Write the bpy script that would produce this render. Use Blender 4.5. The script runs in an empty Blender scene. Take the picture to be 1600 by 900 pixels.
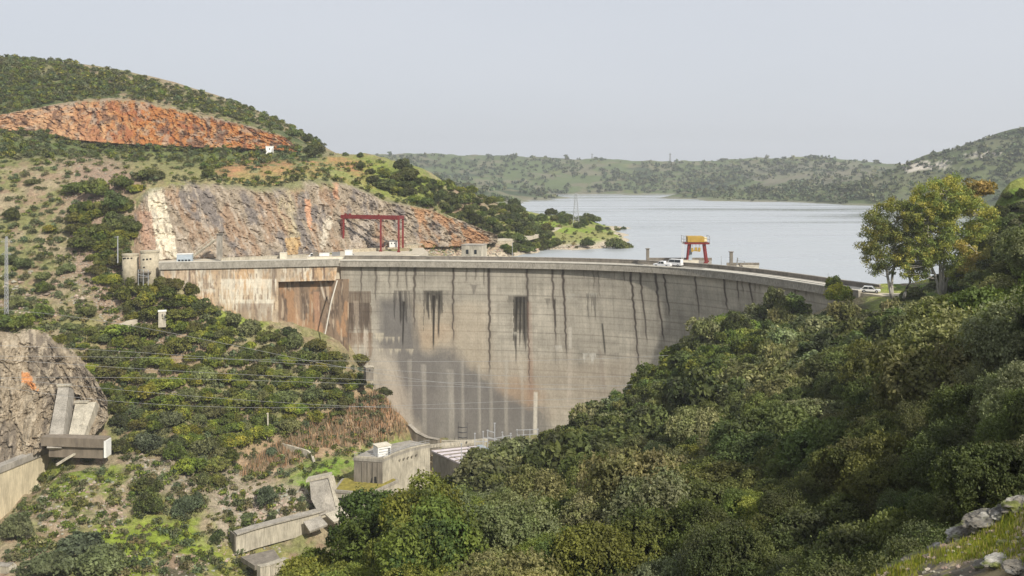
import bpy, math, random
import numpy as np
from mathutils import Vector, Matrix
R = math.radians
RS = np.random.RandomState
scene = bpy.context.scene
col = scene.collection
# ------------------------------------------------------------------ camera, sky, sun, exposure
F = 1440.0; HZ = 275.0                 # focal length in photo pixels, horizon row
cam_d = bpy.data.cameras.new('camera'); cam = bpy.data.objects.new('camera', cam_d); col.objects.link(cam)
cam.location = (0, 0, 0); cam.rotation_euler = (R(90), 0, 0)
cam_d.sensor_width = 36; cam_d.lens = 36 * F / 1600; cam_d.shift_y = -(450 - HZ) / 1600
cam_d.clip_start = 0.5; cam_d.clip_end = 20000
scene.camera = cam
SUN = Vector((0.47, -0.62, 0.64)).normalized()
world = bpy.data.worlds.new('World'); scene.world = world; world.use_nodes = True
nt = world.node_tree; nt.nodes.clear()
sky = nt.nodes.new('ShaderNodeTexSky'); sky.sky_type = 'NISHITA'; sky.sun_disc = False
sky.sun_elevation = math.asin(SUN.z); sky.sun_rotation = math.atan2(SUN.x, SUN.y)
sky.altitude = 200; sky.air_density = 1.0; sky.dust_density = 3.5; sky.ozone_density = 2.0
veil = nt.nodes.new('ShaderNodeMixRGB'); veil.blend_type = 'MIX'; veil.inputs[0].default_value = 0.72
veil.inputs[2].default_value = (6.5, 6.75, 7.25, 1)      # thin high cloud veil over the blue
tc = nt.nodes.new('ShaderNodeTexCoord'); nz = nt.nodes.new('ShaderNodeTexNoise'); nz.inputs['Scale'].default_value = 1.6
nz.inputs['Detail'].default_value = 4; mp = nt.nodes.new('ShaderNodeMapping'); mp.inputs['Scale'].default_value = (1, 1, 4)
rmp = nt.nodes.new('ShaderNodeMapRange'); rmp.inputs[3].default_value = 0.74; rmp.inputs[4].default_value = 0.95
nt.links.new(tc.outputs['Generated'], mp.inputs[0]); nt.links.new(mp.outputs[0], nz.inputs[0])
nt.links.new(nz.outputs[0], rmp.inputs[0]); nt.links.new(rmp.outputs[0], veil.inputs[0])
bg = nt.nodes.new('ShaderNodeBackground'); bg.inputs[1].default_value = 0.10
wo = nt.nodes.new('ShaderNodeOutputWorld')
nt.links.new(sky.outputs[0], veil.inputs[1]); nt.links.new(veil.outputs[0], bg.inputs[0]); nt.links.new(bg.outputs[0], wo.inputs[0])
sl = bpy.data.lights.new('sun', 'SUN'); sl.energy = 5.0; sl.angle = R(1.2); sl.color = (1.0, 0.94, 0.84)
so = bpy.data.objects.new('sun', sl); so.rotation_euler = SUN.to_track_quat('Z', 'Y').to_euler(); col.objects.link(so)
scene.view_settings.view_transform = 'Standard'; scene.view_settings.look = 'None'
scene.view_settings.gamma = 1; scene.view_settings.use_curve_mapping = False
scene.view_settings.exposure = 0.16

# ------------------------------------------------------------------ helpers
def P(px, py, Y): return np.array(((px - 800) / F * Y, Y, (HZ - py) / F * Y))
def PZ(px, py, z):
    Y = z * F / (HZ - py); return np.array(((px - 800) / F * Y, Y, z))
def mat(name, rgb=(.5, .5, .5), rough=.85, attr=False, n=(), bump=None, spec=.3, trans=0, objrand=0, metal=0):
    """n: list of (scale, detail, lo, hi, stretch) brightness noises multiplied on the base colour; bump (scale, strength, dist)."""
    m = bpy.data.materials.new(name); m.use_nodes = True; t = m.node_tree; L = t.links; N = t.nodes
    b = N['Principled BSDF']; b.inputs['Roughness'].default_value = rough; b.inputs['Metallic'].default_value = metal
    b.inputs['Specular IOR Level'].default_value = spec
    geo = N.new('ShaderNodeNewGeometry')
    if attr:
        a = N.new('ShaderNodeVertexColor'); a.layer_name = 'Col'; c = a.outputs[0]
    else:
        a = N.new('ShaderNodeRGB'); a.outputs[0].default_value = (*rgb, 1); c = a.outputs[0]
    for sc, det, lo, hi, st in n:
        mpn = N.new('ShaderNodeMapping'); mpn.inputs['Scale'].default_value = st
        L.new(geo.outputs['Position'], mpn.inputs[0])
        x = N.new('ShaderNodeTexNoise'); x.inputs['Scale'].default_value = sc; x.inputs['Detail'].default_value = det
        x.inputs['Roughness'].default_value = .65
        L.new(mpn.outputs[0], x.inputs[0]); r = N.new('ShaderNodeMapRange')
        r.inputs[1].default_value = .3; r.inputs[2].default_value = .7; r.inputs[3].default_value = lo; r.inputs[4].default_value = hi
        L.new(x.outputs[0], r.inputs[0]); v = N.new('ShaderNodeVectorMath'); v.operation = 'SCALE'
        L.new(c, v.inputs[0]); L.new(r.outputs[0], v.inputs['Scale']); c = v.outputs[0]
    if objrand:
        oi = N.new('ShaderNodeObjectInfo'); r = N.new('ShaderNodeMapRange'); r.inputs[3].default_value = 1 - objrand; r.inputs[4].default_value = 1 + objrand
        L.new(oi.outputs['Random'], r.inputs[0]); v = N.new('ShaderNodeVectorMath'); v.operation = 'SCALE'
        L.new(c, v.inputs[0]); L.new(r.outputs[0], v.inputs['Scale']); c = v.outputs[0]
        # second random drives hue: object colour
        hs = N.new('ShaderNodeMixRGB'); hs.blend_type = 'MULTIPLY'; hs.inputs[0].default_value = 1
        L.new(c, hs.inputs[1]); L.new(oi.outputs['Color'], hs.inputs[2]); c = hs.outputs[0]
    L.new(c, b.inputs['Base Color'])
    if bump:
        x = N.new('ShaderNodeTexNoise'); x.inputs['Scale'].default_value = bump[0]; x.inputs['Detail'].default_value = 5
        L.new(geo.outputs['Position'], x.inputs[0]); bm_ = N.new('ShaderNodeBump'); bm_.inputs['Strength'].default_value = bump[1]
        bm_.inputs['Distance'].default_value = bump[2]; L.new(x.outputs[0], bm_.inputs['Height']); L.new(bm_.outputs[0], b.inputs['Normal'])
    if trans:
        tr = N.new('ShaderNodeBsdfTranslucent'); mx = N.new('ShaderNodeMixShader'); mx.inputs[0].default_value = trans
        tc_ = N.new('ShaderNodeMixRGB'); tc_.blend_type = 'MULTIPLY'; tc_.inputs[0].default_value = 1; tc_.inputs[2].default_value = (1.5, 1.6, .6, 1)
        L.new(c, tc_.inputs[1]); L.new(tc_.outputs[0], tr.inputs[0])
        L.new(b.outputs[0], mx.inputs[1]); L.new(tr.outputs[0], mx.inputs[2]); L.new(mx.outputs[0], N['Material Output'].inputs[0])
    return m
def mesh_np(name, V, Fc, m, cols=None, smooth=False):
    me = bpy.data.meshes.new(name); V = np.asarray(V, dtype=np.float32)
    if not isinstance(Fc, (list, tuple)) or (len(Fc) and isinstance(Fc[0], np.ndarray) and Fc[0].ndim == 2): pass
    fl = [Fc] if isinstance(Fc, np.ndarray) else [f for f in Fc if len(f)]
    loops = np.concatenate([f.reshape(-1) for f in fl]).astype(np.int32)
    tot = np.concatenate([np.full(len(f), f.shape[1]) for f in fl]).astype(np.int32)
    st = np.concatenate(([0], np.cumsum(tot)[:-1])).astype(np.int32)
    me.vertices.add(len(V)); me.vertices.foreach_set('co', V.reshape(-1))
    me.loops.add(len(loops)); me.loops.foreach_set('vertex_index', loops)
    me.polygons.add(len(tot)); me.polygons.foreach_set('loop_start', st); me.polygons.foreach_set('loop_total', tot)
    me.polygons.foreach_set('use_smooth', np.full(len(tot), bool(smooth)))
    me.update(calc_edges=True)
    if cols is not None:
        a = me.color_attributes.new('Col', 'FLOAT_COLOR', 'POINT')
        c4 = np.ones((len(V), 4), dtype=np.float32); c4[:, :3] = np.clip(cols, 0, 1); a.data.foreach_set('color', c4.reshape(-1))
    me.materials.append(m); return me
def link(name, me, parent=None, loc=None):
    o = bpy.data.objects.new(name, me); col.objects.link(o)
    if parent: o.parent = parent
    if loc is not None: o.location = loc
    return o
def tag(o, label=None, cat=None, group=None, kind=None):
    if label: o['label'] = label
    if cat: o['category'] = cat
    if group: o['group'] = group
    if kind: o['kind'] = kind
    return o
def empty(name, label, cat, loc=(0, 0, 0), rz=0, group=None):
    o = bpy.data.objects.new(name, None); col.objects.link(o); o.location = loc; o.rotation_euler = (0, 0, rz)
    o.empty_display_size = .2
    return tag(o, label, cat, group)
class MB:
    """collects boxes, bars, prisms and tubes into one mesh"""
    def __init__(s): s.v = []; s.q = []; s.f = []; s.n = 0
    def _a(s, V, faces):
        V = np.asarray(V, float); s.v.append(V)
        for f in faces: s.f.append([i + s.n for i in f])
        s.n += len(V); return s
    def box(s, c, d, rz=0):
        x, y, z = [k / 2 for k in d]; V = np.array([(-x, -y, -z), (x, -y, -z), (x, y, -z), (-x, y, -z), (-x, -y, z), (x, -y, z), (x, y, z), (-x, y, z)])
        if rz: V = V @ np.array(((math.cos(rz), math.sin(rz), 0), (-math.sin(rz), math.cos(rz), 0), (0, 0, 1)))
        return s._a(V + np.array(c), [(0, 3, 2, 1), (4, 5, 6, 7), (0, 1, 5, 4), (1, 2, 6, 5), (2, 3, 7, 6), (3, 0, 4, 7)])
    def prism(s, poly, z0, z1):
        """poly: plan polygon counter-clockwise; z0,z1 numbers or lists"""
        n = len(poly); z0 = [z0] * n if np.isscalar(z0) else z0; z1 = [z1] * n if np.isscalar(z1) else z1
        V = [(p[0], p[1], z0[i]) for i, p in enumerate(poly)] + [(p[0], p[1], z1[i]) for i, p in enumerate(poly)]
        return s._a(V, [tuple(range(n))[::-1], tuple(range(n, 2 * n))] + [(i, (i + 1) % n, n + (i + 1) % n, n + i) for i in range(n)])
    def slab(s, pts, off):
        """extrude a 3-D polygon by an offset vector"""
        n = len(pts); V = [np.array(p) for p in pts]; V = V + [v + np.array(off) for v in V]
        return s._a(V, [tuple(range(n)), tuple(range(n, 2 * n))[::-1]] + [(i, n + i, n + (i + 1) % n, (i + 1) % n) for i in range(n)])
    def bar(s, a, b, w, h=None):
        a = np.array(a, float); b = np.array(b, float); h = h or w; d = b - a; L = np.linalg.norm(d); d /= L
        u = np.cross(d, (0, 0, 1)); 
        if np.linalg.norm(u) < .01: u = np.array((1., 0, 0))
        u /= np.linalg.norm(u); w2 = np.cross(u, d)
        V = [p + u * sx * w / 2 + w2 * sy * h / 2 for p in (a, b) for sx, sy in ((-1, -1), (1, -1), (1, 1), (-1, 1))]
        return s._a(V, [(0, 1, 2, 3), (4, 7, 6, 5), (0, 4, 5, 1), (1, 5, 6, 2), (2, 6, 7, 3), (3, 7, 4, 0)])
    def tube(s, pts, rad, n=8, cap=True):
        pts = np.array(pts, float); rad = np.full(len(pts), rad) if np.isscalar(rad) else rad
        V = []; T = np.gradient(pts, axis=0)
        for p, t, r in zip(pts, T, rad):
            t = t / (np.linalg.norm(t) + 1e-9); u = np.cross(t, (0, 0, 1) if abs(t[2]) < .95 else (1, 0, 0)); u /= np.linalg.norm(u); w = np.cross(t, u)
            for k in range(n): V.append(p + r * (u * math.cos(2 * math.pi * k / n) + w * math.sin(2 * math.pi * k / n)))
        fs = [(i * n + k, i * n + (k + 1) % n, (i + 1) * n + (k + 1) % n, (i + 1) * n + k) for i in range(len(pts) - 1) for k in range(n)]
        if cap: fs += [tuple(range(n))[::-1], tuple((len(pts) - 1) * n + k for k in range(n))]
        return s._a(V, fs)
    def cyl(s, c, r, h, n=24, r2=None): return s.tube([c, (c[0], c[1], c[2] + h)], [r, r if r2 is None else r2], n)
    def build(s, name, m, parent=None, smooth=False, cols=None):
        V = np.concatenate(s.v); g = {}
        for f in s.f: g.setdefault(len(f), []).append(f)
        return link(name, mesh_np(name, V, [np.array(x) for x in g.values()], m, cols, smooth), parent)
# value noise (numpy)
def _h(ix, iy, iz, seed):
    h = (ix * 374761393 + iy * 668265263 + iz * 2147483647 + seed * 1274126177) & 0xffffffff
    h = ((h ^ (h >> 13)) * 1274126177) & 0xffffffff
    h = ((h ^ (h >> 16)) * 2246822519) & 0xffffffff
    return ((h ^ (h >> 15)) & 0xffffff) / float(0xffffff)
def vn(x, y, z=0, seed=0):
    x = np.asarray(x, float); y = np.asarray(y, float); z = np.asarray(z, float) + np.zeros_like(x)
    ix = np.floor(x).astype(np.int64); iy = np.floor(y).astype(np.int64); iz = np.floor(z).astype(np.int64)
    fx = x - ix; fy = y - iy; fz = z - iz; fx = fx * fx * (3 - 2 * fx); fy = fy * fy * (3 - 2 * fy); fz = fz * fz * (3 - 2 * fz)
    r = 0
    for a in (0, 1):
        for b in (0, 1):
            for c in (0, 1):
                w = (fx if a else 1 - fx) * (fy if b else 1 - fy) * (fz if c else 1 - fz)
                r = r + w * _h(ix + a, iy + b, iz + c, seed)
    return r
def fbm(x, y, z=0, o=4, seed=0):
    r = 0; a = .5; t = 0
    for i in range(o):
        r = r + a * vn(np.asarray(x) * 2**i, np.asarray(y) * 2**i, np.asarray(z) * 2**i, seed + i * 17); t += a; a *= .55
    return r / t
def ridge(x, y, z=0, o=4, seed=0):
    r = 0; a = .5; t = 0
    for i in range(o):
        r = r + a * (1 - np.abs(2 * vn(np.asarray(x) * 2**i, np.asarray(y) * 2**i, np.asarray(z) * 2**i, seed + i * 13) - 1)); t += a; a *= .5
    return r / t
def sstep(a, b, x): t = np.clip((x - a) / (b - a), 0, 1); return t * t * (3 - 2 * t)
def inpoly(px, py, poly):
    r = np.zeros(np.shape(px), bool); n = len(poly)
    for i in range(n):
        x0, y0 = poly[i]; x1, y1 = poly[(i + 1) % n]
        if y0 == y1: continue
        c = ((y0 > py) != (y1 > py)) & (px < (x1 - x0) * (py - y0) / (y1 - y0) + x0); r ^= c
    return r
def mixc(c, t, m): return c * (1 - m[..., None]) + np.array(t) * m[..., None]

# ------------------------------------------------------------------ terrain heights: control points (photo px, py, distance)
A = [ # left hill, upper
 (-300,60,600),(-100,85,570),(0,98,560),(100,108,565),(200,130,570),(350,170,560),(420,192,550),(480,214,530),(510,240,480),
 (-300,170,400),(-40,200,392),(60,207,395),(120,222,405),(200,229,415),(300,232,425),(400,234,432),(470,236,440),
 (-200,165,420),(-40,184,404),(0,180,407),(60,168,417),(140,155,434),(200,153,443),(260,165,447),(330,182,450),(400,200,452),(440,212,455),(480,226,460),
 (570,241,440),(540,243,450),(630,256,430),(660,272,430),(700,292,430),(750,310,440),(800,326,465),(860,345,475),
 (500,258,400),(400,262,380),(300,262,362),(200,262,350),(100,262,345),(0,262,340),(-200,262,330),(600,275,405),
 # lower cliff base/top
 (205,428,294),(225,412,297),(260,407,301),(340,406,307),(450,402,319),(530,397,336),(640,389,353),(700,385,364),(770,377,382),
 (215,300,326),(228,292,329),(260,280,336),(330,284,339),(420,292,344),(500,278,356),(560,292,364),(600,312,366),(650,320,372),(700,337,379),(770,366,390),
 (680,300,400),(730,325,410),(800,350,425),
 # left slope under it
 (120,300,330),(0,330,318),(-200,330,310),(60,400,300),(140,400,302),(180,420,292),(0,430,290),(100,480,278),(180,480,280),(10,495,272),(-100,490,272),
 (250,500,277),(300,470,281),(330,480,282),(200,540,268),(100,530,263),(350,540,274),(450,540,282),(520,560,284),(600,596,284),(470,580,276),(400,600,268),(300,600,262),(200,610,257),
 (-100,500,256),(0,512,257),(60,517,260),(100,538,261),(140,578,259),(165,625,253),
 (-100,760,232),(0,735,238),(50,714,240),(70,700,240),(110,692,239),(160,680,243),
 (225,680,245),(300,700,240),(400,700,255),(350,660,256),(500,660,272),(560,640,281),(600,650,287),(628,640,291),(636,668,292),(600,690,278),(560,700,262),(500,715,252),(450,735,245),
 (400,755,238),(470,745,240),(350,775,230),(450,785,228),(520,740,243),(250,760,225),(150,740,225),(100,740,222),(60,780,212),(150,800,208),(250,830,208),(300,880,200),(200,880,195),(100,870,192),(0,850,192),(0,900,184),(150,920,184),
 (300,920,190),(-200,900,190),
 # behind dam: left shore, peninsula
 (700,396,398),(760,396,396),(780,397,392),(840,394,402),(900,392,409),(940,389,420),(962,387,426),(988,356,586),(980,365,520),(975,376,460),
 (740,382,384),(820,372,402),(830,385,410),(880,370,440),(900,380,425),(900,353,480),(850,347,472),(940,362,510),(870,338,520),(920,343,550),(945,372,450),
 # far shores and hills
 (870,308,1440),(800,299,1480),(750,293,1350),(700,284,1250),(640,275,1200),(860,304,1640),(920,304,1660),(1000,304,1660),(1100,303,1650),
 (560,243,2150),(640,242,2100),(700,243,2100),(800,245,2100),(900,248,2100),(980,252,2100),(1050,254,2100),(1100,252,2050),(1180,248,2000),(1270,246,1950),(1330,252,1900),(1390,258,1850),
 (700,268,1850),(850,272,1850),(1000,278,1850),(1150,275,1750),(1280,272,1650),(300,235,2200),(0,230,2200),(1500,262,1800),(1700,262,1800),
 (1040,310,1345),(1080,303,1430),(1130,313,1270),(1200,315,1200),(1280,319,1105),(1200,297,1400),(1120,303,1390),(1300,298,1300),(1370,322,1030),
 (1400,263,1150),(1360,285,1180),(1450,246,1150),(1500,229,1150),(1550,214,1150),(1600,203,1150),(1700,188,1150),(1900,175,1150),(1450,292,1080),(1520,275,1060),(1600,270,1040),
 (1450,325,990),(1550,328,920),(1650,335,800),(1800,330,700),
 # near slope bottom right (rock and grass)
 (1390,898,16.5),(1440,880,16.2),(1500,853,16.0),(1550,826,15.8),(1600,797,15.6),(1700,748,15.4),(1500,905,13.2),(1600,868,12.6),(1550,880,13),(1450,950,12.5),(1700,850,11.5),(1390,960,13.5),(1550,850,14.4),(1600,830,14),
]
B = [ # (px, distance, z)
 (1480,190,-26),(1520,185,-23.5),(1535,200,-20),(1480,172,-25),(1440,190,-26.8),(1500,215,-27),
 (300,2900,5),(600,2900,5),(900,2900,0),(1200,2900,0),(1500,2900,5),(0,2900,5),(1800,2900,10),(600,2400,35),(850,2400,22),(1050,2400,12),(1250,2350,25),(1400,2250,12),
 (372,208.5,-89),(400,211,-89),(440,215,-89),(480,219,-88.5),(510,223,-88),(400,203,-89),(372,221,-83),(440,228,-82),(510,238,-80),
 (0,219,-83.5),(30,224,-82),(60,230,-79.5),(80,236,-77),(-80,212,-84),(0,233,-74),(100,232,-74),(140,230,-74),
 (600,600,-40),(400,700,-20),(0,800,10),(500,620,-20),(700,600,-38),(800,600,-40),(650,800,-40),(500,1000,-30),(850,700,-42),(950,700,-45),(1000,1000,-45),(900,1200,-42),(1100,800,-45),(1250,900,-45),
 (1350,850,-42),(1100,500,-45),(1250,550,-45),(1000,450,-42),(1000,540,-42),(1200,400,-45),(1300,400,-45),(1050,370,-45),(900,370,-42),(950,1500,-38),(1060,1500,-36),(1380,600,-42),(1400,450,-38),
 (560,322,-28.5),(480,314,-29),(560,340,-27.6),(640,335,-28),(620,318,-29),(680,350,-31),(720,360,-36),(820,370,-40),
 (620,306,-80),(700,306,-82),(800,303,-82),(900,298,-78),(1000,292,-70),(1080,278,-60),(1160,262,-52),(1240,245,-42),
 (620,320,-45),(700,330,-60),(800,330,-62),(900,325,-62),(1000,318,-60),(1100,305,-58),(1200,285,-50),(1300,262,-42),
 (260,280,-34),(300,282.5,-37),(340,284,-42),(400,285.5,-45),(450,287,-48),(490,288,-51),(525,289,-54),(545,289,-57),(300,290,-40),(400,292,-44),(480,296,-48),(530,299,-52),
 (700,288,-87),(760,288,-87),(640,285,-85),(820,280,-85),(900,272,-76),(980,262,-66),(1060,250,-56),(1140,238,-46),(1220,228,-38),
 (640,262,-84),(680,262,-86),(620,250,-86),(620,235,-88),(560,222,-88),(520,212,-88),(470,202,-88),(430,190,-88),(350,165,-91),(200,145,-93),(0,135,-95),(-200,130,-95),(650,225,-84),(700,240,-84),
 (1340,224,-27.8),(1380,228,-27),(1440,235,-27),(1360,205,-28),(1300,212,-33),(1290,200,-33),(1420,245,-34),(1440,270,-38),(1480,330,-38),(1450,205,-26.5),
 (1200,222,-36),(1150,218,-37.5),(1100,214,-40.5),(1030,210,-47),(960,215,-57),(900,216,-62),(850,220,-69),(800,226,-76),
 (760,200,-68),(700,180,-61),(620,125,-49),(560,102,-43),(500,86,-40),(450,75,-39),(300,75,-52),(0,80,-62),(-200,80,-66),(640,170,-68),(560,150,-70),(480,130,-72),
 (1200,150,-37),(1400,150,-27),(1500,150,-23.5),(1400,100,-27),(1200,85,-30),(1000,110,-39),(1000,75,-32),(1300,55,-25),(1500,50,-19),(1600,50,-16),(1200,45,-25),(800,62,-31),(900,150,-48),(800,120,-46),
 (1500,30,-15.5),(1600,30,-13.5),(1400,30,-17),(1200,30,-20),(1000,40,-25),(700,45,-29),(1000,25,-18),(600,40,-30),(1390,19,-10.5),(1450,19,-11),(1500,18.6,-10.5),(1550,18.4,-10),(1600,18.2,-9.5),(1700,18.2,-8.5),
 (1600,170,-8),(1600,200,-4.5),(1560,205,-4.5),(1530,195,-9),(1600,130,-13),(1590,100,-15),(1700,200,0),(1700,130,-4),(1900,130,6),(1900,250,10),(1580,230,-8),(1560,260,-20),(1600,300,-22),(1700,260,-6),
 (1560,400,-36),(1700,400,-30),(1900,400,-10),(1500,420,-40),
 (1300,12,-8),(800,12,-9),(300,12,-11),(0,25,-24),(1000,8,-6.5),(1400,8,-5.6),(1700,8,-5.2),(1600,10,-5.6),(1500,10,-5.8),(1900,8,-4.8),(400,35,-32),(-200,30,-30),
]
def ctrl():
    pts = [(px, math.log(Y) * F, (HZ - py) / F * Y) for px, py, Y in A] + [(px, math.log(Y) * F, z) for px, Y, z in B]
    return np.array(pts, float)
C_ = ctrl(); CC = 30.0
def _k(d2): return np.sqrt(d2 + CC * CC)
def _solve():
    n = len(C_); d2 = (C_[:, None, 0] - C_[None, :, 0])**2 + (C_[:, None, 1] - C_[None, :, 1])**2
    M = np.zeros((n + 3, n + 3)); M[:n, :n] = _k(d2) - np.eye(n) * 1.5; sc = 1 / 1000.
    M[:n, n] = 1; M[:n, n + 1] = C_[:, 0] * sc; M[:n, n + 2] = C_[:, 1] * sc; M[n:, :n] = M[:n, n:].T
    return np.linalg.solve(M, np.concatenate((C_[:, 2], [0, 0, 0])))
W_ = _solve()
def rbf(px, v):
    px = np.asarray(px, float); sh = px.shape; a = px.reshape(-1); b = np.asarray(v, float).reshape(-1); out = np.empty(len(a)); n = len(C_)
    for i in range(0, len(a), 20000):
        A_ = a[i:i + 20000]; B_ = b[i:i + 20000]
        d2 = (A_[:, None] - C_[None, :, 0])**2 + (B_[:, None] - C_[None, :, 1])**2
        out[i:i + 20000] = _k(d2) @ W_[:n] + W_[n] + A_ / 1000 * W_[n + 1] + B_ / 1000 * W_[n + 2]
    return out.reshape(sh)
# grid: columns of constant bearing, rows of growing distance
U = np.arange(-330, 1931, 3.5)
def rows():
    r = [math.log(7) * F]
    while r[-1] < math.log(3600) * F:
        Y = math.exp(r[-1] / F)
        st = 14 if Y < 150 else (3.2 if Y < 480 else (7 if Y < 2300 else 25))
        if Y < 24: st = 9
        r.append(r[-1] + st)
    return np.array(r)
Vr = rows()
cU = np.linspace(U[0], U[-1], len(U) // 4 + 2); cV = np.interp(np.linspace(0, 1, len(Vr) // 3 + 2), np.linspace(0, 1, len(Vr)), Vr)
cg = rbf(*np.meshgrid(cU, cV))
def up(cg):
    t = np.array([np.interp(U, cU, r) for r in cg]); return np.array([np.interp(Vr, cV, t[:, j]) for j in range(len(U))]).T
Zg = up(cg)
Ug, Vg = np.meshgrid(U, Vr); Yg = np.exp(Vg / F); Xg = (Ug - 800) / F * Yg
PYb = HZ - Zg / Yg * F
# roughness amplitude per zone
rock = np.zeros_like(Zg)
leftm = (Ug < 700) & (Yg > 170) & (Yg < 470)
amp = np.where(leftm, 1.6, .6); amp = np.where(Yg > 900, 9.0, amp); amp = np.where(Yg < 25, .10, amp)
fl = ((Yg > 288) & (Yg < 352) & (Ug > 230) & (Ug < 700) & (Zg < -26.2) & (Zg > -33))      # levelled yard stays level
amp = np.where(fl, .05, amp)
wl = np.exp(-((Zg + 33) / 2.0)**2); amp = amp * (1 - .6 * wl)
sc = np.where(Yg > 900, 1 / 70., np.where(Yg < 25, 1 / 1.5, 1 / 9.))
Zg = Zg + amp * 2 * (fbm(Xg * sc, Yg * sc, 0, 5, 3) - .5)
Zg = Zg + np.where(leftm & ~fl, 1.0, np.where(Yg < 25, .12, 0)) * (ridge(Xg * .35, Yg * .35, 0, 3, 9) - .5)
def ground(px, Y):
    """terrain height at bearing px, distance Y (bilinear)"""
    i = np.clip(np.searchsorted(Vr, math.log(Y) * F) - 1, 0, len(Vr) - 2); t = (math.log(Y) * F - Vr[i]) / (Vr[i + 1] - Vr[i])
    j = (px - U[0]) / 3.5; j0 = int(np.clip(j, 0, len(U) - 2)); s = j - j0
    return (Zg[i, j0] * (1 - s) + Zg[i, j0 + 1] * s) * (1 - t) + (Zg[i + 1, j0] * (1 - s) + Zg[i + 1, j0 + 1] * s) * t
def gxy(X, Y): return ground(X / Y * F + 800, Y)
for poly, ya, yb in (([(-60,189),(0,182),(60,170),(140,158),(200,156),(330,185),(440,214),(470,230),(400,229),(200,225),(60,204),(-60,200)], 385, 470), ([(213,315),(232,294),(330,288),(420,295),(500,282),(600,316),(700,341),(760,370),(760,376),(640,386),(530,394),(340,403),(225,410),(208,422)], 290, 400), ([(-130,510),(0,520),(80,532),(130,568),(160,630),(145,665),(72,690),(-130,760)], 222, 264)):
    Zg = Zg - 3.2 * (inpoly(Ug, HZ - Zg / Yg * F, poly) & (Yg > ya) & (Yg < yb))
PYg = HZ - Zg / Yg * F
def cast(px, py, ymin=20, ymax=3000):
    """first terrain point seen along the sight line through photo pixel (px, py)"""
    j = int(np.clip(round((px - U[0]) / 3.5), 0, len(U) - 1)); k = np.where((PYg[:, j] <= py) & (Yg[:, 0] > ymin) & (Yg[:, 0] < ymax))[0]
    if not len(k): return None
    k = k[0]; Y = Yg[k, 0]
    if k > 0 and PYg[k - 1, j] > py:
        t = (PYg[k - 1, j] - py) / (PYg[k - 1, j] - PYg[k, j] + 1e-9); Y = Yg[k - 1, 0] + t * (Yg[k, 0] - Yg[k - 1, 0])
    return np.array(((px - 800) / F * Y, Y, (HZ - py) / F * Y))
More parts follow.
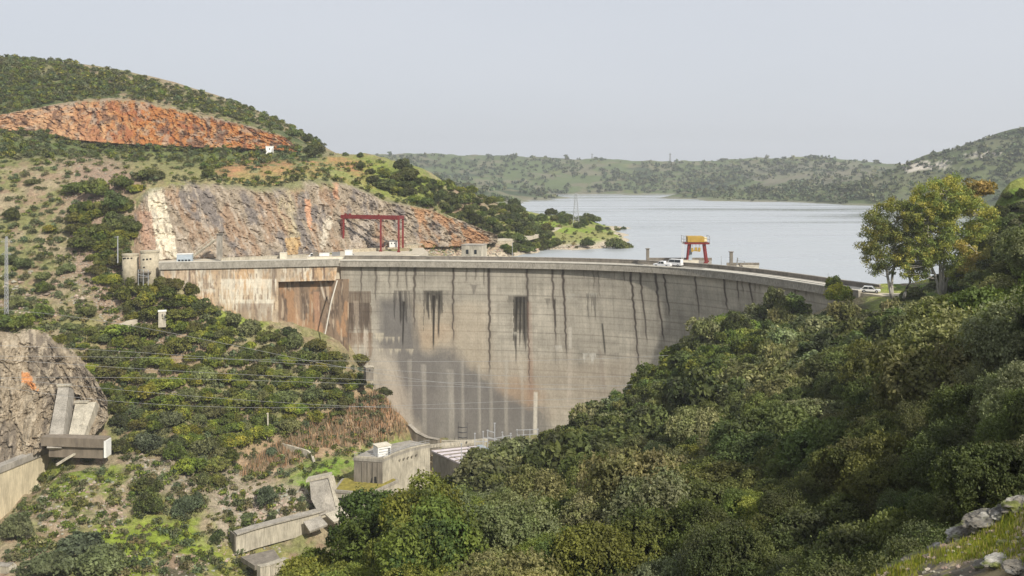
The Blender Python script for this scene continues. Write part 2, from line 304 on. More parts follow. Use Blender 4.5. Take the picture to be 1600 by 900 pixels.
# ------------------------------------------------------------------ terrain colour zones (albedo)
GR = (.135, .18, .035); GR2 = (.20, .21, .04); TAN = (.265, .22, .14); SCREE = (.26, .19, .135); ROCK = (.30, .265, .21); ORA = (.44, .19, .085)
SCR = (.075, .095, .04); DRY = (.30, .20, .11); SOIL = (.10, .09, .055)
def zone_cols(px, py, X, Y, Z):
    n1 = fbm(X / 9, Y / 9, Z / 9, 4, 21); n2 = fbm(X / 3, Y / 3, Z / 3, 4, 31); n3 = fbm(X / 26, Y / 26, 0, 3, 41)
    jx = px + (n2 - .5) * 34 + (n1 - .5) * 40; jy = py + (fbm(X / 4, Y / 4, Z / 4, 3, 77) - .5) * 34
    c = np.zeros(px.shape + (3,)); c[:] = TAN
    c = mixc(c, (.17, .17, .07), sstep(.42, .58, n1))
    c = mixc(c, (.24, .17, .115), sstep(.5, .64, n2) * .8)
    near = Y < 480
    kx = 10 + 26 * (n2 - .3); ky = 8 + 20 * (fbm(X / 2.2, Y / 2.2, Z / 2.2, 3, 99) - .3)
    def z(poly, t, k=1, cond=None):
        nonlocal c
        m = 0
        for a_, b_ in ((0, 0), (1, .4), (-.5, 1), (-.6, -.9)): m = m + .25 * inpoly(jx + a_ * kx, jy + b_ * ky, poly)
        c = mixc(c, t, m * near * k)
    L = (X < 30)
    z([(-300, 40), (530, 215), (470, 238), (300, 150), (0, 182), (-300, 170)], SCR)
    z([(-300, 195), (470, 232), (520, 245), (480, 262), (340, 275), (150, 250), (-300, 240)], (.10, .125, .045))
    z([(560, 240), (640, 252), (700, 300), (640, 320), (560, 285), (480, 262)], (.17, .21, .04), .9)
    z([(340, 255), (560, 250), (590, 275), (350, 300)], (.36, .19, .10), sstep(.4, .55, n1))
    z([(340, 280), (500, 262), (600, 300), (420, 290), (400, 320), (330, 330)], (.19, .21, .07), .8)
    z([(200, 240), (340, 260), (330, 290), (210, 290)], (.21, .20, .085), .8)
    z([(105, 250), (190, 250), (230, 290), (180, 350), (240, 470), (320, 500), (200, 560), (150, 480), (105, 390)], SCREE)
    z([(150, 480), (320, 500), (300, 640), (190, 660), (150, 560)], (.26, .19, .12), .8)
    z([(90, 480), (170, 510), (150, 540), (100, 540)], (.20, .20, .07), .7)
    z([(330, 475), (390, 480), (430, 520), (380, 530), (340, 500)], (.20, .24, .05))
    z([(430, 500), (600, 560), (640, 660), (500, 560)], (.24, .21, .11), .5)
    z([(380, 700), (480, 660), (560, 620), (610, 605), (645, 670), (590, 705), (470, 730), (360, 760)], (.33, .235, .145))
    z([(570, 625), (612, 600), (640, 660), (590, 680)], (.38, .22, .125), .7)
    z([(440, 745), (500, 722), (560, 712), (640, 688), (640, 705), (560, 730), (520, 760), (440, 765)], (.15, .24, .03))
    z([(520, 755), (600, 755), (600, 775), (520, 775)], (.22, .22, .04))
    z([(190, 700), (400, 745), (380, 800), (200, 760)], (.24, .205, .14))
    z([(90, 720), (190, 725), (200, 790), (120, 790), (70, 760)], (.16, .20, .035), sstep(.38, .5, n1))
    z([(40, 780), (200, 780), (200, 830), (60, 830)], (.27, .21, .14), sstep(.42, .52, n2))
    z([(150, 810), (340, 810), (360, 900), (120, 910)], (.19, .24, .035), sstep(.35, .5, n1))
    z([(330, 750), (540, 760), (520, 800), (330, 860)], (.31, .26, .19), sstep(.35, .5, n2))
    z([(340, 850), (460, 870), (440, 930), (330, 930)], (.22, .22, .06), .8)
    # shore banks and the peninsula
    pen = (Y > 360) & (Y < 640) & (px > 600)
    c = mixc(c, (.19, .25, .045), (pen * sstep(770, 840, jx)) * 1.)
    c = mixc(c, (.22, .22, .08), (pen * sstep(770, 840, jx)) * sstep(.45, .6, n1))
    c = mixc(c, (.33, .26, .18), (pen * (1 - sstep(770, 840, jx)) * sstep(-26, -28.5, Z)) * 1.)
    shore = np.exp(-((Z + 32.3) / 1.1)**2) * ((Y > 300) & (Y < 640)); c = mixc(c, (.42, .36, .27), np.clip(shore * 1.3, 0, 1))
    # far hills
    far = Y > 640
    fc = np.zeros_like(c); fc[:] = (.10, .128, .055)
    N1 = fbm(X / 180, Y / 180, 0, 5, 51); N2 = fbm(X / 45, Y / 45, 0, 4, 61)
    fc = mixc(fc, (.165, .175, .07), sstep(.5, .64, N1) * .8); fc = mixc(fc, (.17, .15, .105), sstep(.52, .62, N2) * .7)
    fc = mixc(fc, (.055, .075, .04), sstep(.55, .68, fbm(X / 90, Y / 90, 0, 4, 71)))
    rk = inpoly(px + (N2 - .5) * 40, py + (fbm(X / 30, Y / 60, 0, 3, 5) - .5) * 16, [(1150, 255), (1330, 252), (1380, 275), (1300, 290), (1180, 285)])
    fc = mixc(fc, (.20, .18, .14), rk * .5)
    fc = mixc(fc, (.075, .095, .045), sstep(1330, 1420, px) * .6)
    rw = inpoly(px + (N2 - .5) * 30, py + (fbm(X / 12, Y / 12, 0, 3, 15) - .5) * 10, [(1410, 255), (1500, 252), (1502, 263), (1420, 268)]) | inpoly(px + (N2 - .5) * 30, py, [(1500, 243), (1560, 236), (1572, 240), (1505, 250)])
    fc = mixc(fc, (.46, .42, .36), rw * .9 * sstep(.3, .5, N2))
    c = np.where(far[..., None], fc, c)
    sh2 = np.exp(-((Z + 32.4) / 1.0)**2) * far; c = mixc(c, (.24, .22, .17), np.clip(sh2, 0, 1) * .7)
    # right bank
    rt = (Y < 285) & (Y > 26) & (px > 250) & (Z < 12) & ((px > 1000) | (Y < 195)); c = mixc(c, SOIL, rt * 1.)
    gs = rt * sstep(1345, 1385, jx) * sstep(115, 150, Y + (n1 - .5) * 60); c = mixc(c, (.115, .17, .032), gs * .95); c = mixc(c, (.20, .22, .06), gs * sstep(.5, .6, n1)); c = mixc(c, (.20, .17, .12), gs * sstep(.56, .66, n2))
    nr = Y <= 26; m1 = fbm(X / .9, Y / .9, 0, 4, 8)
    nc = np.zeros_like(c); nc[:] = (.20, .21, .03); nc = mixc(nc, (.26, .21, .12), sstep(.5, .6, m1)); nc = mixc(nc, (.15, .13, .10), sstep(.56, .66, fbm(X / .5, Y / .5, 0, 3, 18)))
    c = np.where(nr[..., None], nc, c)
    return c
M = {}
M['ground'] = mat('ground', attr=True, rough=.95, spec=.1, n=((.9, 5, .62, 1.35, (1, 1, 1)), (4.5, 4, .7, 1.3, (1, 1, 1))), bump=(1.6, .8, .5))
M['rock'] = mat('rock', attr=True, rough=.92, spec=.12, n=((.55, 6, .7, 1.3, (1, 1, .45)), (3.0, 5, .62, 1.38, (1.3, 1.3, .5))), bump=(1.3, .9, .6))
def build_terrain():
    nr, nc = Zg.shape; V = np.stack((Xg, Yg, Zg), -1).reshape(-1, 3)
    i = np.arange(nr * nc).reshape(nr, nc); Fq = np.stack((i[:-1, :-1], i[:-1, 1:], i[1:, 1:], i[1:, :-1]), -1).reshape(-1, 4)
    C = zone_cols(Ug, PYg, Xg, Yg, Zg).reshape(-1, 3)
    tag(link('terrain', mesh_np('terrain', V, Fq, M['ground'], C, True)), kind='structure')
build_terrain()
def outer_slopes():
    # coarse ground beside and behind the viewpoint, joining the detailed terrain
    st = 4.0; xs = np.arange(-260, 420, st); ys = np.arange(-70, 420, st); X, Y = np.meshgrid(xs, ys); Yc = np.maximum(Y, 7.2)
    px = 800 + X / Yc * F; pc = np.clip(px, -322, 1922); Zc = rbf(pc, np.log(Yc) * F); Xe = (pc - 800) / F * Yc; dx = X - Xe
    Z = Zc + np.where(dx > 0, dx * .22, -dx * .10); wn = sstep(8, -6, Y); Z = Z * (1 - wn) + (-1.9 + X * .25 - .1 * np.maximum(-Y, 0)) * wn
    Z = Z - .35 + (fbm(X / 9, Y / 9, 0, 4, 3) - .5) * 1.2 * (np.abs(X) + np.abs(Y) > 16)
    ins = (px > -300) & (px < 1900) & (Y > 10); Z = np.where(ins, Z - 3.5, Z); deep = (px > -150) & (px < 1780) & (Y > 18)
    n, m_ = X.shape; i = np.arange(n * m_).reshape(n, m_); q = np.stack((i[:-1, :-1], i[:-1, 1:], i[1:, 1:], i[1:, :-1]), -1).reshape(-1, 4); q = q[~deep.reshape(-1)[q].all(1)]
    c = np.zeros((n * m_, 3)); c[:] = (.12, .15, .05); nn = fbm(X / 6, Y / 6, 0, 4, 13).reshape(-1); c = mixc(c, (.22, .19, .12), sstep(.45, .6, nn))
    tag(link('hillside', mesh_np('hillside', np.stack((X, Y, Z), -1).reshape(-1, 3), q, M['ground'], c, True)), kind='structure')
outer_slopes()
# ------------------------------------------------------------------ water
def water():
    m = bpy.data.materials.new('water'); m.use_nodes = True; t = m.node_tree; b = t.nodes['Principled BSDF']
    b.inputs['Base Color'].default_value = (.37, .395, .41, 1); b.inputs['Roughness'].default_value = .22; b.inputs['IOR'].default_value = 1.5
    g = t.nodes.new('ShaderNodeNewGeometry'); mp = t.nodes.new('ShaderNodeMapping'); mp.inputs['Scale'].default_value = (.35, .9, 1)
    x = t.nodes.new('ShaderNodeTexNoise'); x.inputs['Scale'].default_value = .8; x.inputs['Detail'].default_value = 6; x.inputs['Roughness'].default_value = .6
    bp = t.nodes.new('ShaderNodeBump'); bp.inputs['Strength'].default_value = .35; bp.inputs['Distance'].default_value = .5
    t.links.new(g.outputs['Position'], mp.inputs[0]); t.links.new(mp.outputs[0], x.inputs[0]); t.links.new(x.outputs[0], bp.inputs['Height']); t.links.new(bp.outputs[0], b.inputs['Normal'])
    # cat's paws: broad bands of rougher and calmer water
    mp2 = t.nodes.new('ShaderNodeMapping'); mp2.inputs['Scale'].default_value = (.35, 1.6, 1); x2 = t.nodes.new('ShaderNodeTexNoise'); x2.inputs['Scale'].default_value = .012; x2.inputs['Detail'].default_value = 6
    r = t.nodes.new('ShaderNodeMapRange'); r.inputs[1].default_value = .35; r.inputs[2].default_value = .65; r.inputs[3].default_value = .10; r.inputs[4].default_value = .42
    t.links.new(g.outputs['Position'], mp2.inputs[0]); t.links.new(mp2.outputs[0], x2.inputs[0]); t.links.new(x2.outputs[0], r.inputs[0]); t.links.new(r.outputs[0], b.inputs['Roughness'])
    r3 = t.nodes.new('ShaderNodeMapRange'); r3.inputs[1].default_value = .35; r3.inputs[2].default_value = .65; r3.inputs[3].default_value = .04; r3.inputs[4].default_value = .22
    t.links.new(x2.outputs[0], r3.inputs[0]); t.links.new(r3.outputs[0], bp.inputs['Strength'])
    return m
M['water'] = water()
# crest line of the dam in plan, from its left springing to the right bank
_c = [PZ(p, q, -27.0)[:2] for p, q in ((532, 406.2), (560, 406.2), (620, 406.5), (700, 407.2), (760, 408), (820, 409), (900, 410.6), (960, 412.3), (1010, 414), (1060, 417.3), (1110, 422), (1160, 428), (1210, 434), (1260, 440.5), (1300, 446.5), (1345, 453.5))]
_c = np.array(_c); _t = np.linspace(0, 1, len(_c)); _d = np.concatenate(([0], np.cumsum(np.linalg.norm(np.diff(_c, axis=0), axis=1))))
px_ = np.polyfit(_d, _c[:, 0], 5); py_ = np.polyfit(_d, _c[:, 1], 5); SL = _d[-1]
def crest(s): return np.stack((np.polyval(px_, s), np.polyval(py_, s)), -1)
def cnorm(s):
    e = .5; t = crest(s + e) - crest(s - e); t = t / np.linalg.norm(t, axis=-1, keepdims=True); return np.stack((t[..., 1], -t[..., 0]), -1)  # downstream side
wp = [tuple(crest(s) - cnorm(s) * 8.0) for s in np.linspace(2, SL, 24)]
wp += [(99, 226), (122, 232), (160, 300), (420, 420), (1500, 900), (3400, 2600), (-2600, 2600), (-1400, 1200), (-160, 470), (-62, 345), (-45, 330)]
link_w = mesh_np('water', [(x, y, -33.0) for x, y in wp], np.array([list(range(len(wp)))]), M['water'])
tag(link('water', link_w), kind='structure')

# ------------------------------------------------------------------ cliffs: thick displaced rock sheets
def cliff(name, bot, top, colfn, disp, st=.35, seed=0, xs=1., slant=0., label=None):
    b = np.array([P(*p) for p in bot]); t = np.array([P(*p) for p in top])
    def res(p, n):
        d = np.concatenate(([0], np.cumsum(np.linalg.norm(np.diff(p, axis=0), axis=1)))); d /= d[-1]; q = np.linspace(0, 1, n); return np.stack([np.interp(q, d, p[:, k]) for k in range(3)], -1)
    Lw = np.linalg.norm(np.diff(b, axis=0), axis=1).sum(); H = np.linalg.norm(t.mean(0) - b.mean(0)); nu = int(Lw / st); nv = int(H / st) + 2
    b = res(b, nu); t = res(t, nu); w = np.linspace(0, 1, nv)[:, None, None]; w = w
    prof = w**.8
    Pp = b[None] * (1 - w) + t[None] * w
    Pp[..., :2] = b[None, :, :2] * (1 - prof) + t[None, :, :2] * prof
    nrm = np.array((b[-1][1] - b[0][1], -(b[-1][0] - b[0][0]), 0.)); nrm /= np.linalg.norm(nrm)
    u = np.linspace(0, Lw, nu)[None] + np.zeros((nv, 1)); h = (np.linspace(0, H, nv)[:, None] + np.zeros((1, nu))); us = u + slant * h
    big = ridge(us / 11, h / 22, 0, 3, seed) * 1.0; med = ridge(us / 3.0, h / 8.0, 5, 4, seed + 3); sm = fbm(us / .9, h / 1.6, 9, 3, seed + 5)
    block = np.floor(vn(us / 2.2, h / 3.2, 0, seed + 8) * 5) / 5
    saw = lambda v: 1 - (v - np.floor(v))
    wv = fbm(us / 5, h / 7, 3, 4, seed + 21) * 2.6; us = us - slant * h * .6
    frac = saw(us / 5.5 + h / 14 + wv) * .5 + saw(us / 2.1 - h / 9 + wv * 1.3) * .28 + saw(h / 7.0 + wv * 1.6 + us / 30) * .24 + saw(h / 2.3 + wv * 2 + us / 25) * .10
    edge = sstep(0, .06, w[..., 0]) * sstep(0, .10, 1 - w[..., 0]) * sstep(0, .03, u / Lw) * sstep(0, .03, 1 - u / Lw)
    d = disp * (big * .55 + med * .5 + block * .45 + sm * .4 + frac * .52 - .3) * (.25 + .75 * edge) - (1 - edge) * 1.2
    Pp = Pp + nrm * d[..., None] * xs; Pp[..., 2] += (fbm(us / 3, h / 3, 2, 3, seed + 9) - .5) * .8 * edge
    # a back sheet 3 m behind closes the body
    Bk = Pp - nrm * 3.0 - np.array((0, 0, .8)) ; V = np.concatenate((Pp.reshape(-1, 3), Bk.reshape(-1, 3)))
    i = np.arange(nv * nu).reshape(nv, nu); q = np.stack((i[:-1, :-1], i[:-1, 1:], i[1:, 1:], i[1:, :-1]), -1).reshape(-1, 4); o = nv * nu
    rim = np.concatenate((i[0], i[1:, -1], i[-1, -2::-1], i[-2:0:-1, 0])); r2 = np.roll(rim, -1)
    Fq = np.concatenate((q, q[:, ::-1] + o, np.stack((rim, rim + o, r2 + o, r2), -1)))
    ppx = 800 + Pp[..., 0] / Pp[..., 1] * F; ppy = HZ - Pp[..., 2] / Pp[..., 1] * F
    C = colfn(ppx, ppy, us, h, w[..., 0] + 0 * u, med).reshape(-1, 3); C = np.concatenate((C, C))
    return tag(link(name, mesh_np(name, V, Fq, M['rock'], C, False)), kind='structure')
def c_quarry(px, py, u, h, w, med):
    n = fbm(u / 6, h / 5, 0, 4, 101); n2 = fbm(u / 1.5, h / 2.5, 0, 4, 102); c = np.zeros(px.shape + (3,)); c[:] = (.33, .14, .045)
    c = mixc(c, (.27, .10, .04), sstep(.5, .62, n)); c = mixc(c, (.38, .22, .10), sstep(.55, .66, n2) * .9)
    c = mixc(c, (.46, .32, .20), sstep(230, 60, px) * .5); c = mixc(c, (.13, .075, .05), sstep(.54, .64, fbm(u / 2.0, h / 5, 3, 4, 103)) * .85)
    c = mixc(c, (.24, .20, .12), sstep(.84, .97, w + (n2 - .5) * .25)); return mixc(c, (.30, .24, .18), sstep(.6, .68, fbm(u / 3, h / 4, 8, 3, 109)) * .6)
def c_mid(px, py, u, h, w, med):
    n = fbm(u / 4, h / 16, 0, 4, 111); n2 = fbm(u / .9, h / 7, 0, 4, 112); c = np.zeros(px.shape + (3,)); c[:] = (.275, .225, .165)
    c = mixc(c, (.29, .19, .12), sstep(.5, .62, n) * .7); c = mixc(c, (.175, .15, .13), sstep(.54, .66, fbm(u / 4, h / 9, 4, 4, 113)))
    c = mixc(c, (.38, .32, .25), sstep(.57, .67, n2) * .8)
    jx = px + (n2 - .5) * 8
    def blob(poly, t, k=1.):
        nonlocal c; c = mixc(c, t, inpoly(jx, py, poly) * k)
    blob([(232, 288), (252, 290), (262, 330), (272, 370), (278, 405), (246, 405), (240, 360), (234, 330)], (.60, .54, .41), .9 * sstep(.28, .5, n2))
    blob([(215, 330), (236, 330), (246, 405), (225, 400)], (.40, .25, .17), .6)
    blob([(440, 300), (452, 296), (462, 330), (470, 365), (466, 392), (452, 385), (444, 350), (434, 330)], (.42, .36, .22), .6 * sstep(.35, .6, n2))
    blob([(445, 372), (470, 370), (465, 398), (448, 398)], (.44, .28, .11), .6)
    blob([(476, 310), (484, 312), (488, 360), (480, 355)], (.55, .30, .17), .7); blob([(520, 285), (528, 285), (530, 312), (522, 310)], (.50, .27, .16), .7)
    blob([(505, 350), (516, 335), (520, 345), (508, 385), (500, 392)], (.50, .45, .36), .8)
    blob([(640, 322), (690, 330), (765, 372), (760, 390), (650, 392), (655, 350)], (.36, .20, .10), .8 * sstep(.3, .5, n))
    blob([(560, 345), (585, 345), (560, 388), (545, 388)], (.42, .36, .29), .6)
    g = sstep(.86, 1., w + (n - .5) * .3); return mixc(c, (.19, .19, .09), g)
def c_left(px, py, u, h, w, med):
    n = fbm(u / 4, h / 7, 0, 4, 121); n2 = fbm(u / .8, h / 2.2, 0, 4, 122); c = np.zeros(px.shape + (3,)); c[:] = (.27, .22, .155)
    c = mixc(c, (.17, .14, .105), sstep(.48, .58, n)); c = mixc(c, (.38, .32, .235), sstep(.54, .64, n2) * .8)
    return mixc(c, (.50, .22, .08), inpoly(px + (n2 - .5) * 14, py + (n - .5) * 20, [(34, 575), (52, 590), (58, 610), (48, 608), (36, 592)]) * .9)
cliff('quarry_face', [(-60,203,391),(60,208,394),(120,223,404),(200,230,414),(300,233,424),(400,235,431),(474,238,438)],
      [(-60,188,404),(0,179,407),(60,167,418),(140,154,434),(200,152,443),(260,164,447),(330,181,450),(400,199,452),(440,211,455),(474,230,460)], c_quarry, 5.5, .5, 201, slant=.1)
cliff('rock_face', [(200,430,293),(225,416,296),(260,409,300),(340,408,306),(450,404,318),(530,399,335),(640,391,352),(700,387,363),(778,379,382)],
      [(206,318,322),(228,291,329),(260,279,336),(330,283,339),(420,291,344),(500,277,356),(560,291,364),(600,311,366),(650,319,372),(700,336,379),(778,370,392)], c_mid, 3.8, .4, 301, slant=.25)
cliff('rocky_outcrop', [(-130,770,224),(0,738,230),(50,716,233),(72,700,237),(100,690,240),(128,690,240),(150,668,242),(168,650,246)],
      [(-130,500,255),(0,511,257),(60,515,260),(80,524,260),(104,540,261),(130,560,260),(148,585,258),(168,622,253)], c_left, 5.0, .28, 401, slant=-.05)

# ------------------------------------------------------------------ the dam
M['concrete_paint'] = mat('dam_concrete', attr=True, rough=.9, spec=.15, n=((.35, 5, .88, 1.10, (1, 1, .35)), (2.6, 4, .85, 1.13, (1, 1, .5))), bump=(2.5, .25, .1))
M['concrete'] = mat('concrete', (.35, .32, .27), .9, n=((.5, 5, .65, 1.2, (1, 1, .5)), (2.6, 5, .6, 1.2, (1.6, 1.6, .14))), bump=(2.5, .3, .1))
M['concrete_pale'] = mat('pale_concrete', (.49, .445, .35), .9, n=((.5, 5, .6, 1.15, (1, 1, .5)), (2.6, 5, .58, 1.2, (1.6, 1.6, .14))), bump=(2.5, .3, .1))
M['concrete_dark'] = mat('weathered_concrete', (.21, .185, .15), .92, n=((.7, 5, .55, 1.25, (1, 1, .25)),), bump=(2.5, .3, .1))
M['asphalt'] = mat('deck_asphalt', (.13, .122, .11), .95, n=((.6, 4, .8, 1.2, (1, 1, 1)),))
M['track'] = mat('pale_track', (.45, .40, .31), .95, n=((.4, 4, .8, 1.15, (1, 1, 1)),))
def seg(px, py, x0, y0, x1, y1, w, k=1., soft=1.2, w2=None):
    t = (py - y0) / (y1 - y0); xc = x0 + (x1 - x0) * t; ww = w + ((w if w2 is None else w2) - w) * np.clip(t, 0, 1)
    return k * np.clip((ww / 2 - np.abs(px - xc)) / soft + .5, 0, 1) * sstep(0, .02, t) * (1 - sstep(.80, 1.0, t))
def drip(px, py, s, x0, x1, y0, y1, seed, k=1., fr=1.1, ragged=.8):
    """vertical drip stain hanging from a horizontal edge y0, fraying towards y1"""
    n = fbm(s * fr, 0 * s, 0, 3, seed); ln = y0 + (y1 - y0) * (1 - ragged + ragged * np.clip((n - .3) / .35, 0, 1.2))
    wob = (vn(s * 2, py * .2, 0, seed + 1) - .5) * 2
    return k * ((px + wob > x0) & (px + wob < x1)) * sstep(y0 - .8, y0 + .8, py) * (1 - sstep(ln - 9, ln, py)) * (.55 + .45 * vn(s * 5, py * .03, 0, seed + 2))
def dam_colour(px, py, s, h):
    n1 = fbm(s / 14, h / 14, 0, 4, 500); n2 = fbm(s / 1.3, h / 16, 0, 4, 501); n3 = fbm(s / .45, h / 7, 0, 3, 502); n4 = fbm(s / 4, h / 3, 0, 4, 503)
    c = np.zeros(px.shape + (3,)); c[:] = (.41, .375, .31)
    c = c * (1 + (n1 - .5)[..., None] * .5) * (1 + (n2 - .5)[..., None] * .38) * (1 + (n3 - .5)[..., None] * .22) * (1 + (n4 - .5)[..., None] * .25)
    lift = np.abs(((h + .12 * (n4 - .5)) % 2.0) - 1.0); c = c * (1 - .38 * np.clip(1 - (lift / .16), 0, 1) * (.4 + 1.1 * n2))[..., None]
    pn = vn(np.floor(s / 12.6), np.floor(h / 2.0), 0, 8); c = c * (1 + (pn - .5)[..., None] * .20)
    form = np.abs((s % 2.52) - 1.26); c = c * (1 - .13 * np.clip(1 - form / .12, 0, 1) * (h < 40))[..., None]
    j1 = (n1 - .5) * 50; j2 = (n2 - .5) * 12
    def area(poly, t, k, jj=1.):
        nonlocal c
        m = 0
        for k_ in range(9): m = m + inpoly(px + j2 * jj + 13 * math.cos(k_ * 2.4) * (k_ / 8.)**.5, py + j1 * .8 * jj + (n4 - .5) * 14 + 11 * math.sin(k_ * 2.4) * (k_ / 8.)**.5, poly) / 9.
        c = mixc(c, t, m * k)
    def add(m, t): 
        nonlocal c; c = mixc(c, t, np.clip(m, 0, 1))
    area([(640, 470), (768, 480), (768, 600), (720, 590), (690, 545), (650, 545)], (.43, .35, .25), .45)
    area([(650, 505), (705, 505), (712, 535), (650, 538)], (.44, .31, .20), .4)
    area([(768, 560), (1000, 560), (960, 640), (840, 660), (768, 640)], (.40, .33, .25), .4)
    area([(790, 590), (835, 592), (850, 622), (838, 645), (800, 625), (765, 620)], (.33, .22, .14), .6)
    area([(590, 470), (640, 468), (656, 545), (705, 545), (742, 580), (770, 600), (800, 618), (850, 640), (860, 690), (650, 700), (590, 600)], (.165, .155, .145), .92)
    area([(580, 560), (612, 560), (640, 640), (660, 690), (640, 690), (610, 640)], (.50, .45, .37), .75)
    area([(690, 560), (702, 560), (705, 690), (690, 690)], (.36, .34, .30), .4)
    for i, (x, w) in enumerate(((640, 5), (662, 8), (704, 9), (722, 5), (748, 4), (766, 5), (790, 6), (815, 4))):
        add(seg(px + j2 * .4, py, x, 560 + 8 * (i % 3), x + 2, 692, w, .35 * (.5 + n3), 2.5), (.46, .43, .37))
    # pale lime bands
    for x0, x1, y0, y1, k in ((584, 628, 526, 538, .7), (588, 646, 545, 556, .75), (560, 600, 520, 530, .8)): add(drip(px, py, s, x0, x1, y0, y1, int(x0), k), (.58, .52, .40))
    # brown wet stains at the left end
    add(drip(px, py, s, 512, 580, 455, 530, 61, .9, 1.0, .35), (.12, .075, .045)); add(drip(px, py, s, 508, 526, 452, 520, 62, .85, 1., .3), (.50, .27, .10))
    add(drip(px, py, s, 530, 578, 473, 528, 63, .8, 1.4, .4), (.07, .05, .04)); add(drip(px, py, s, 540, 582, 520, 575, 64, .7, 1.2, .6), (.20, .12, .07))
    add(drip(px, py, s, 552, 560, 470, 600, 65, .6), (.50, .42, .33)); add(drip(px, py, s, 568, 574, 515, 600, 66, .8), (.60, .54, .45)); add(drip(px, py, s, 520, 524, 440, 560, 67, .6), (.55, .45, .35))
    # black hanging stains
    DK = (.028, .024, .02)
    add(drip(px, py, s, 615, 640, 454, 500, 70, .75, 1.3, .9), DK); add(seg(px, py, 631, 470, 629, 548, 4, .9, 1, 1.5), DK); add(seg(px, py, 625, 455, 626, 510, 2.4, .8), DK)
    add(drip(px, py, s, 640, 706, 453, 486, 71, .5, 1.5, 1.0), (.14, .125, .10)); add(drip(px, py, s, 662, 692, 454, 512, 72, .9, 1.4, .8), DK)
    add(seg(px, py, 678, 460, 677, 552, 5, .95, 1, 1.8), DK); add(seg(px, py, 686, 460, 685, 532, 2.8, .85), DK); add(seg(px, py, 669, 456, 670, 502, 2.6, .8), DK)
    add(drip(px, py, s, 648, 706, 452, 460, 73, .6), (.50, .47, .38))
    add(drip(px, py, s, 728, 762, 444, 450, 74, .6), (.12, .11, .10)); add(seg(px, py, 741, 445, 740, 462, 9, .6, 2, 1), (.12, .11, .10))
    add(drip(px, py, s, 793, 826, 462, 512, 75, .7, 1.2, .7), (.10, .09, .075)); add(drip(px, py, s, 802, 825, 463, 552, 76, .95, 1.2, .35), DK)
    for a, b, e, g in ((807, 806, 576, 3), (813, 812, 550, 3), (819, 819, 548, 3.4), (823, 824, 505, 2.4)): add(seg(px, py, a, 463, b, e, g, .9, 1, 1.2), DK)
    add(drip(px, py, s, 800, 807, 519, 530, 77, .9), (.55, .52, .44))
    add(drip(px, py, s, 851, 869, 466, 486, 78, .8), (.12, .11, .09)); add(seg(px, py, 866, 468, 868, 515, 3.2, .9), DK); add(seg(px, py, 868, 515, 868, 575, 2, .4), (.15, .13, .11))
    add(drip(px, py, s, 885, 905, 459, 472, 79, .6), (.50, .48, .42)); add(drip(px, py, s, 917, 937, 458, 494, 80, .8, 1.8, 1.), (.11, .10, .085)); add(drip(px, py, s, 917, 934, 458, 468, 81, .8), (.55, .53, .46))
    add(drip(px, py, s, 864, 878, 540, 554, 82, .8), (.60, .58, .52)); add(drip(px, py, s, 911, 931, 552, 568, 83, .85), (.60, .58, .52)); add(seg(px, py, 891, 511, 891, 548, 5, .7, 2), (.56, .52, .45))
    add(seg(px, py, 891, 545, 889, 640, 7, .35, 3), (.50, .44, .37)); add(seg(px, py, 837, 612, 836, 690, 6, .85, 1.5), (.60, .56, .48)); add(seg(px, py, 828, 560, 827, 640, 8, .35, 3), (.38, .24, .16))
    add(seg(px, py, 937, 545, 946, 620, 5, .4, 2), (.27, .22, .18))
    # dark vertical joints with seepage
    for x0, y1, x1, w, k in ((565, 478, 564, 2.2, .8), (588, 475, 587, 4, .6), (609, 455, 608, 2, .7), (622, 455, 621, 4, .5), (635, 455, 635, 3, .6), (648, 520, 647, 4.5, .75), (664, 452, 663, 1.6, .6),
        (708, 545, 708, 3.4, .85), (729, 442, 729, 2.4, .6), (743, 440, 743, 2.6, .6), (756, 450, 756, 2.6, .6), (764, 600, 765, 4.5, .85), (823, 620, 828, 3.6, .8), (862, 545, 869, 3.6, .8), (879, 565, 886, 4.2, .9),
        (912, 436, 912, 2, .5), (926, 455, 929, 2, .6), (934, 465, 937, 2.4, .6), (960, 440, 961, 2, .5), (975, 442, 976, 2.8, .7), (984, 590, 1000, 4.0, .9), (998, 545, 1013, 3.6, .85), (1011, 436, 1012, 2.4, .5),
        (1021, 545, 1039, 4.2, .95), (1035, 500, 1047, 3.6, .9), (1084, 500, 1093, 3.2, .85), (1128, 490, 1137, 4.0, .9), (1149, 475, 1155, 3.2, .8), (1158, 462, 1161, 2.6, .7), (1168, 480, 1176, 4.2, .85),
        (1177, 460, 1180, 2.6, .6), (1186, 458, 1188, 2.6, .5), (1240, 470, 1243, 4.5, .8), (1258, 470, 1260, 3.5, .6)):
        wob = (vn(h * .8, s * 0, 0, int(x0)) - .5) * 2.2
        add(seg(px + wob, py, x0, 412, x1, y1, w, min(1, k * 1.1), 1.1, w * .45), (.05, .038, .032))
        add(seg(px + wob, py, x0, 412, x1, y1 + 30, w * 2.2, k * .25, 3), (.20, .17, .14))
    add(seg(px, py, 941, 505, 946, 558, 2.8, .8), DK); add(seg(px, py, 827, 470, 832, 640, 7, .22, 3), (.35, .2, .14))
    # darker streaked band fading down from the crest beam
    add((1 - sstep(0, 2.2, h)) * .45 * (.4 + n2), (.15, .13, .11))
    return c
def roff(h): return 5.2 * (1 - np.exp(-np.asarray(h, float) / 24.))
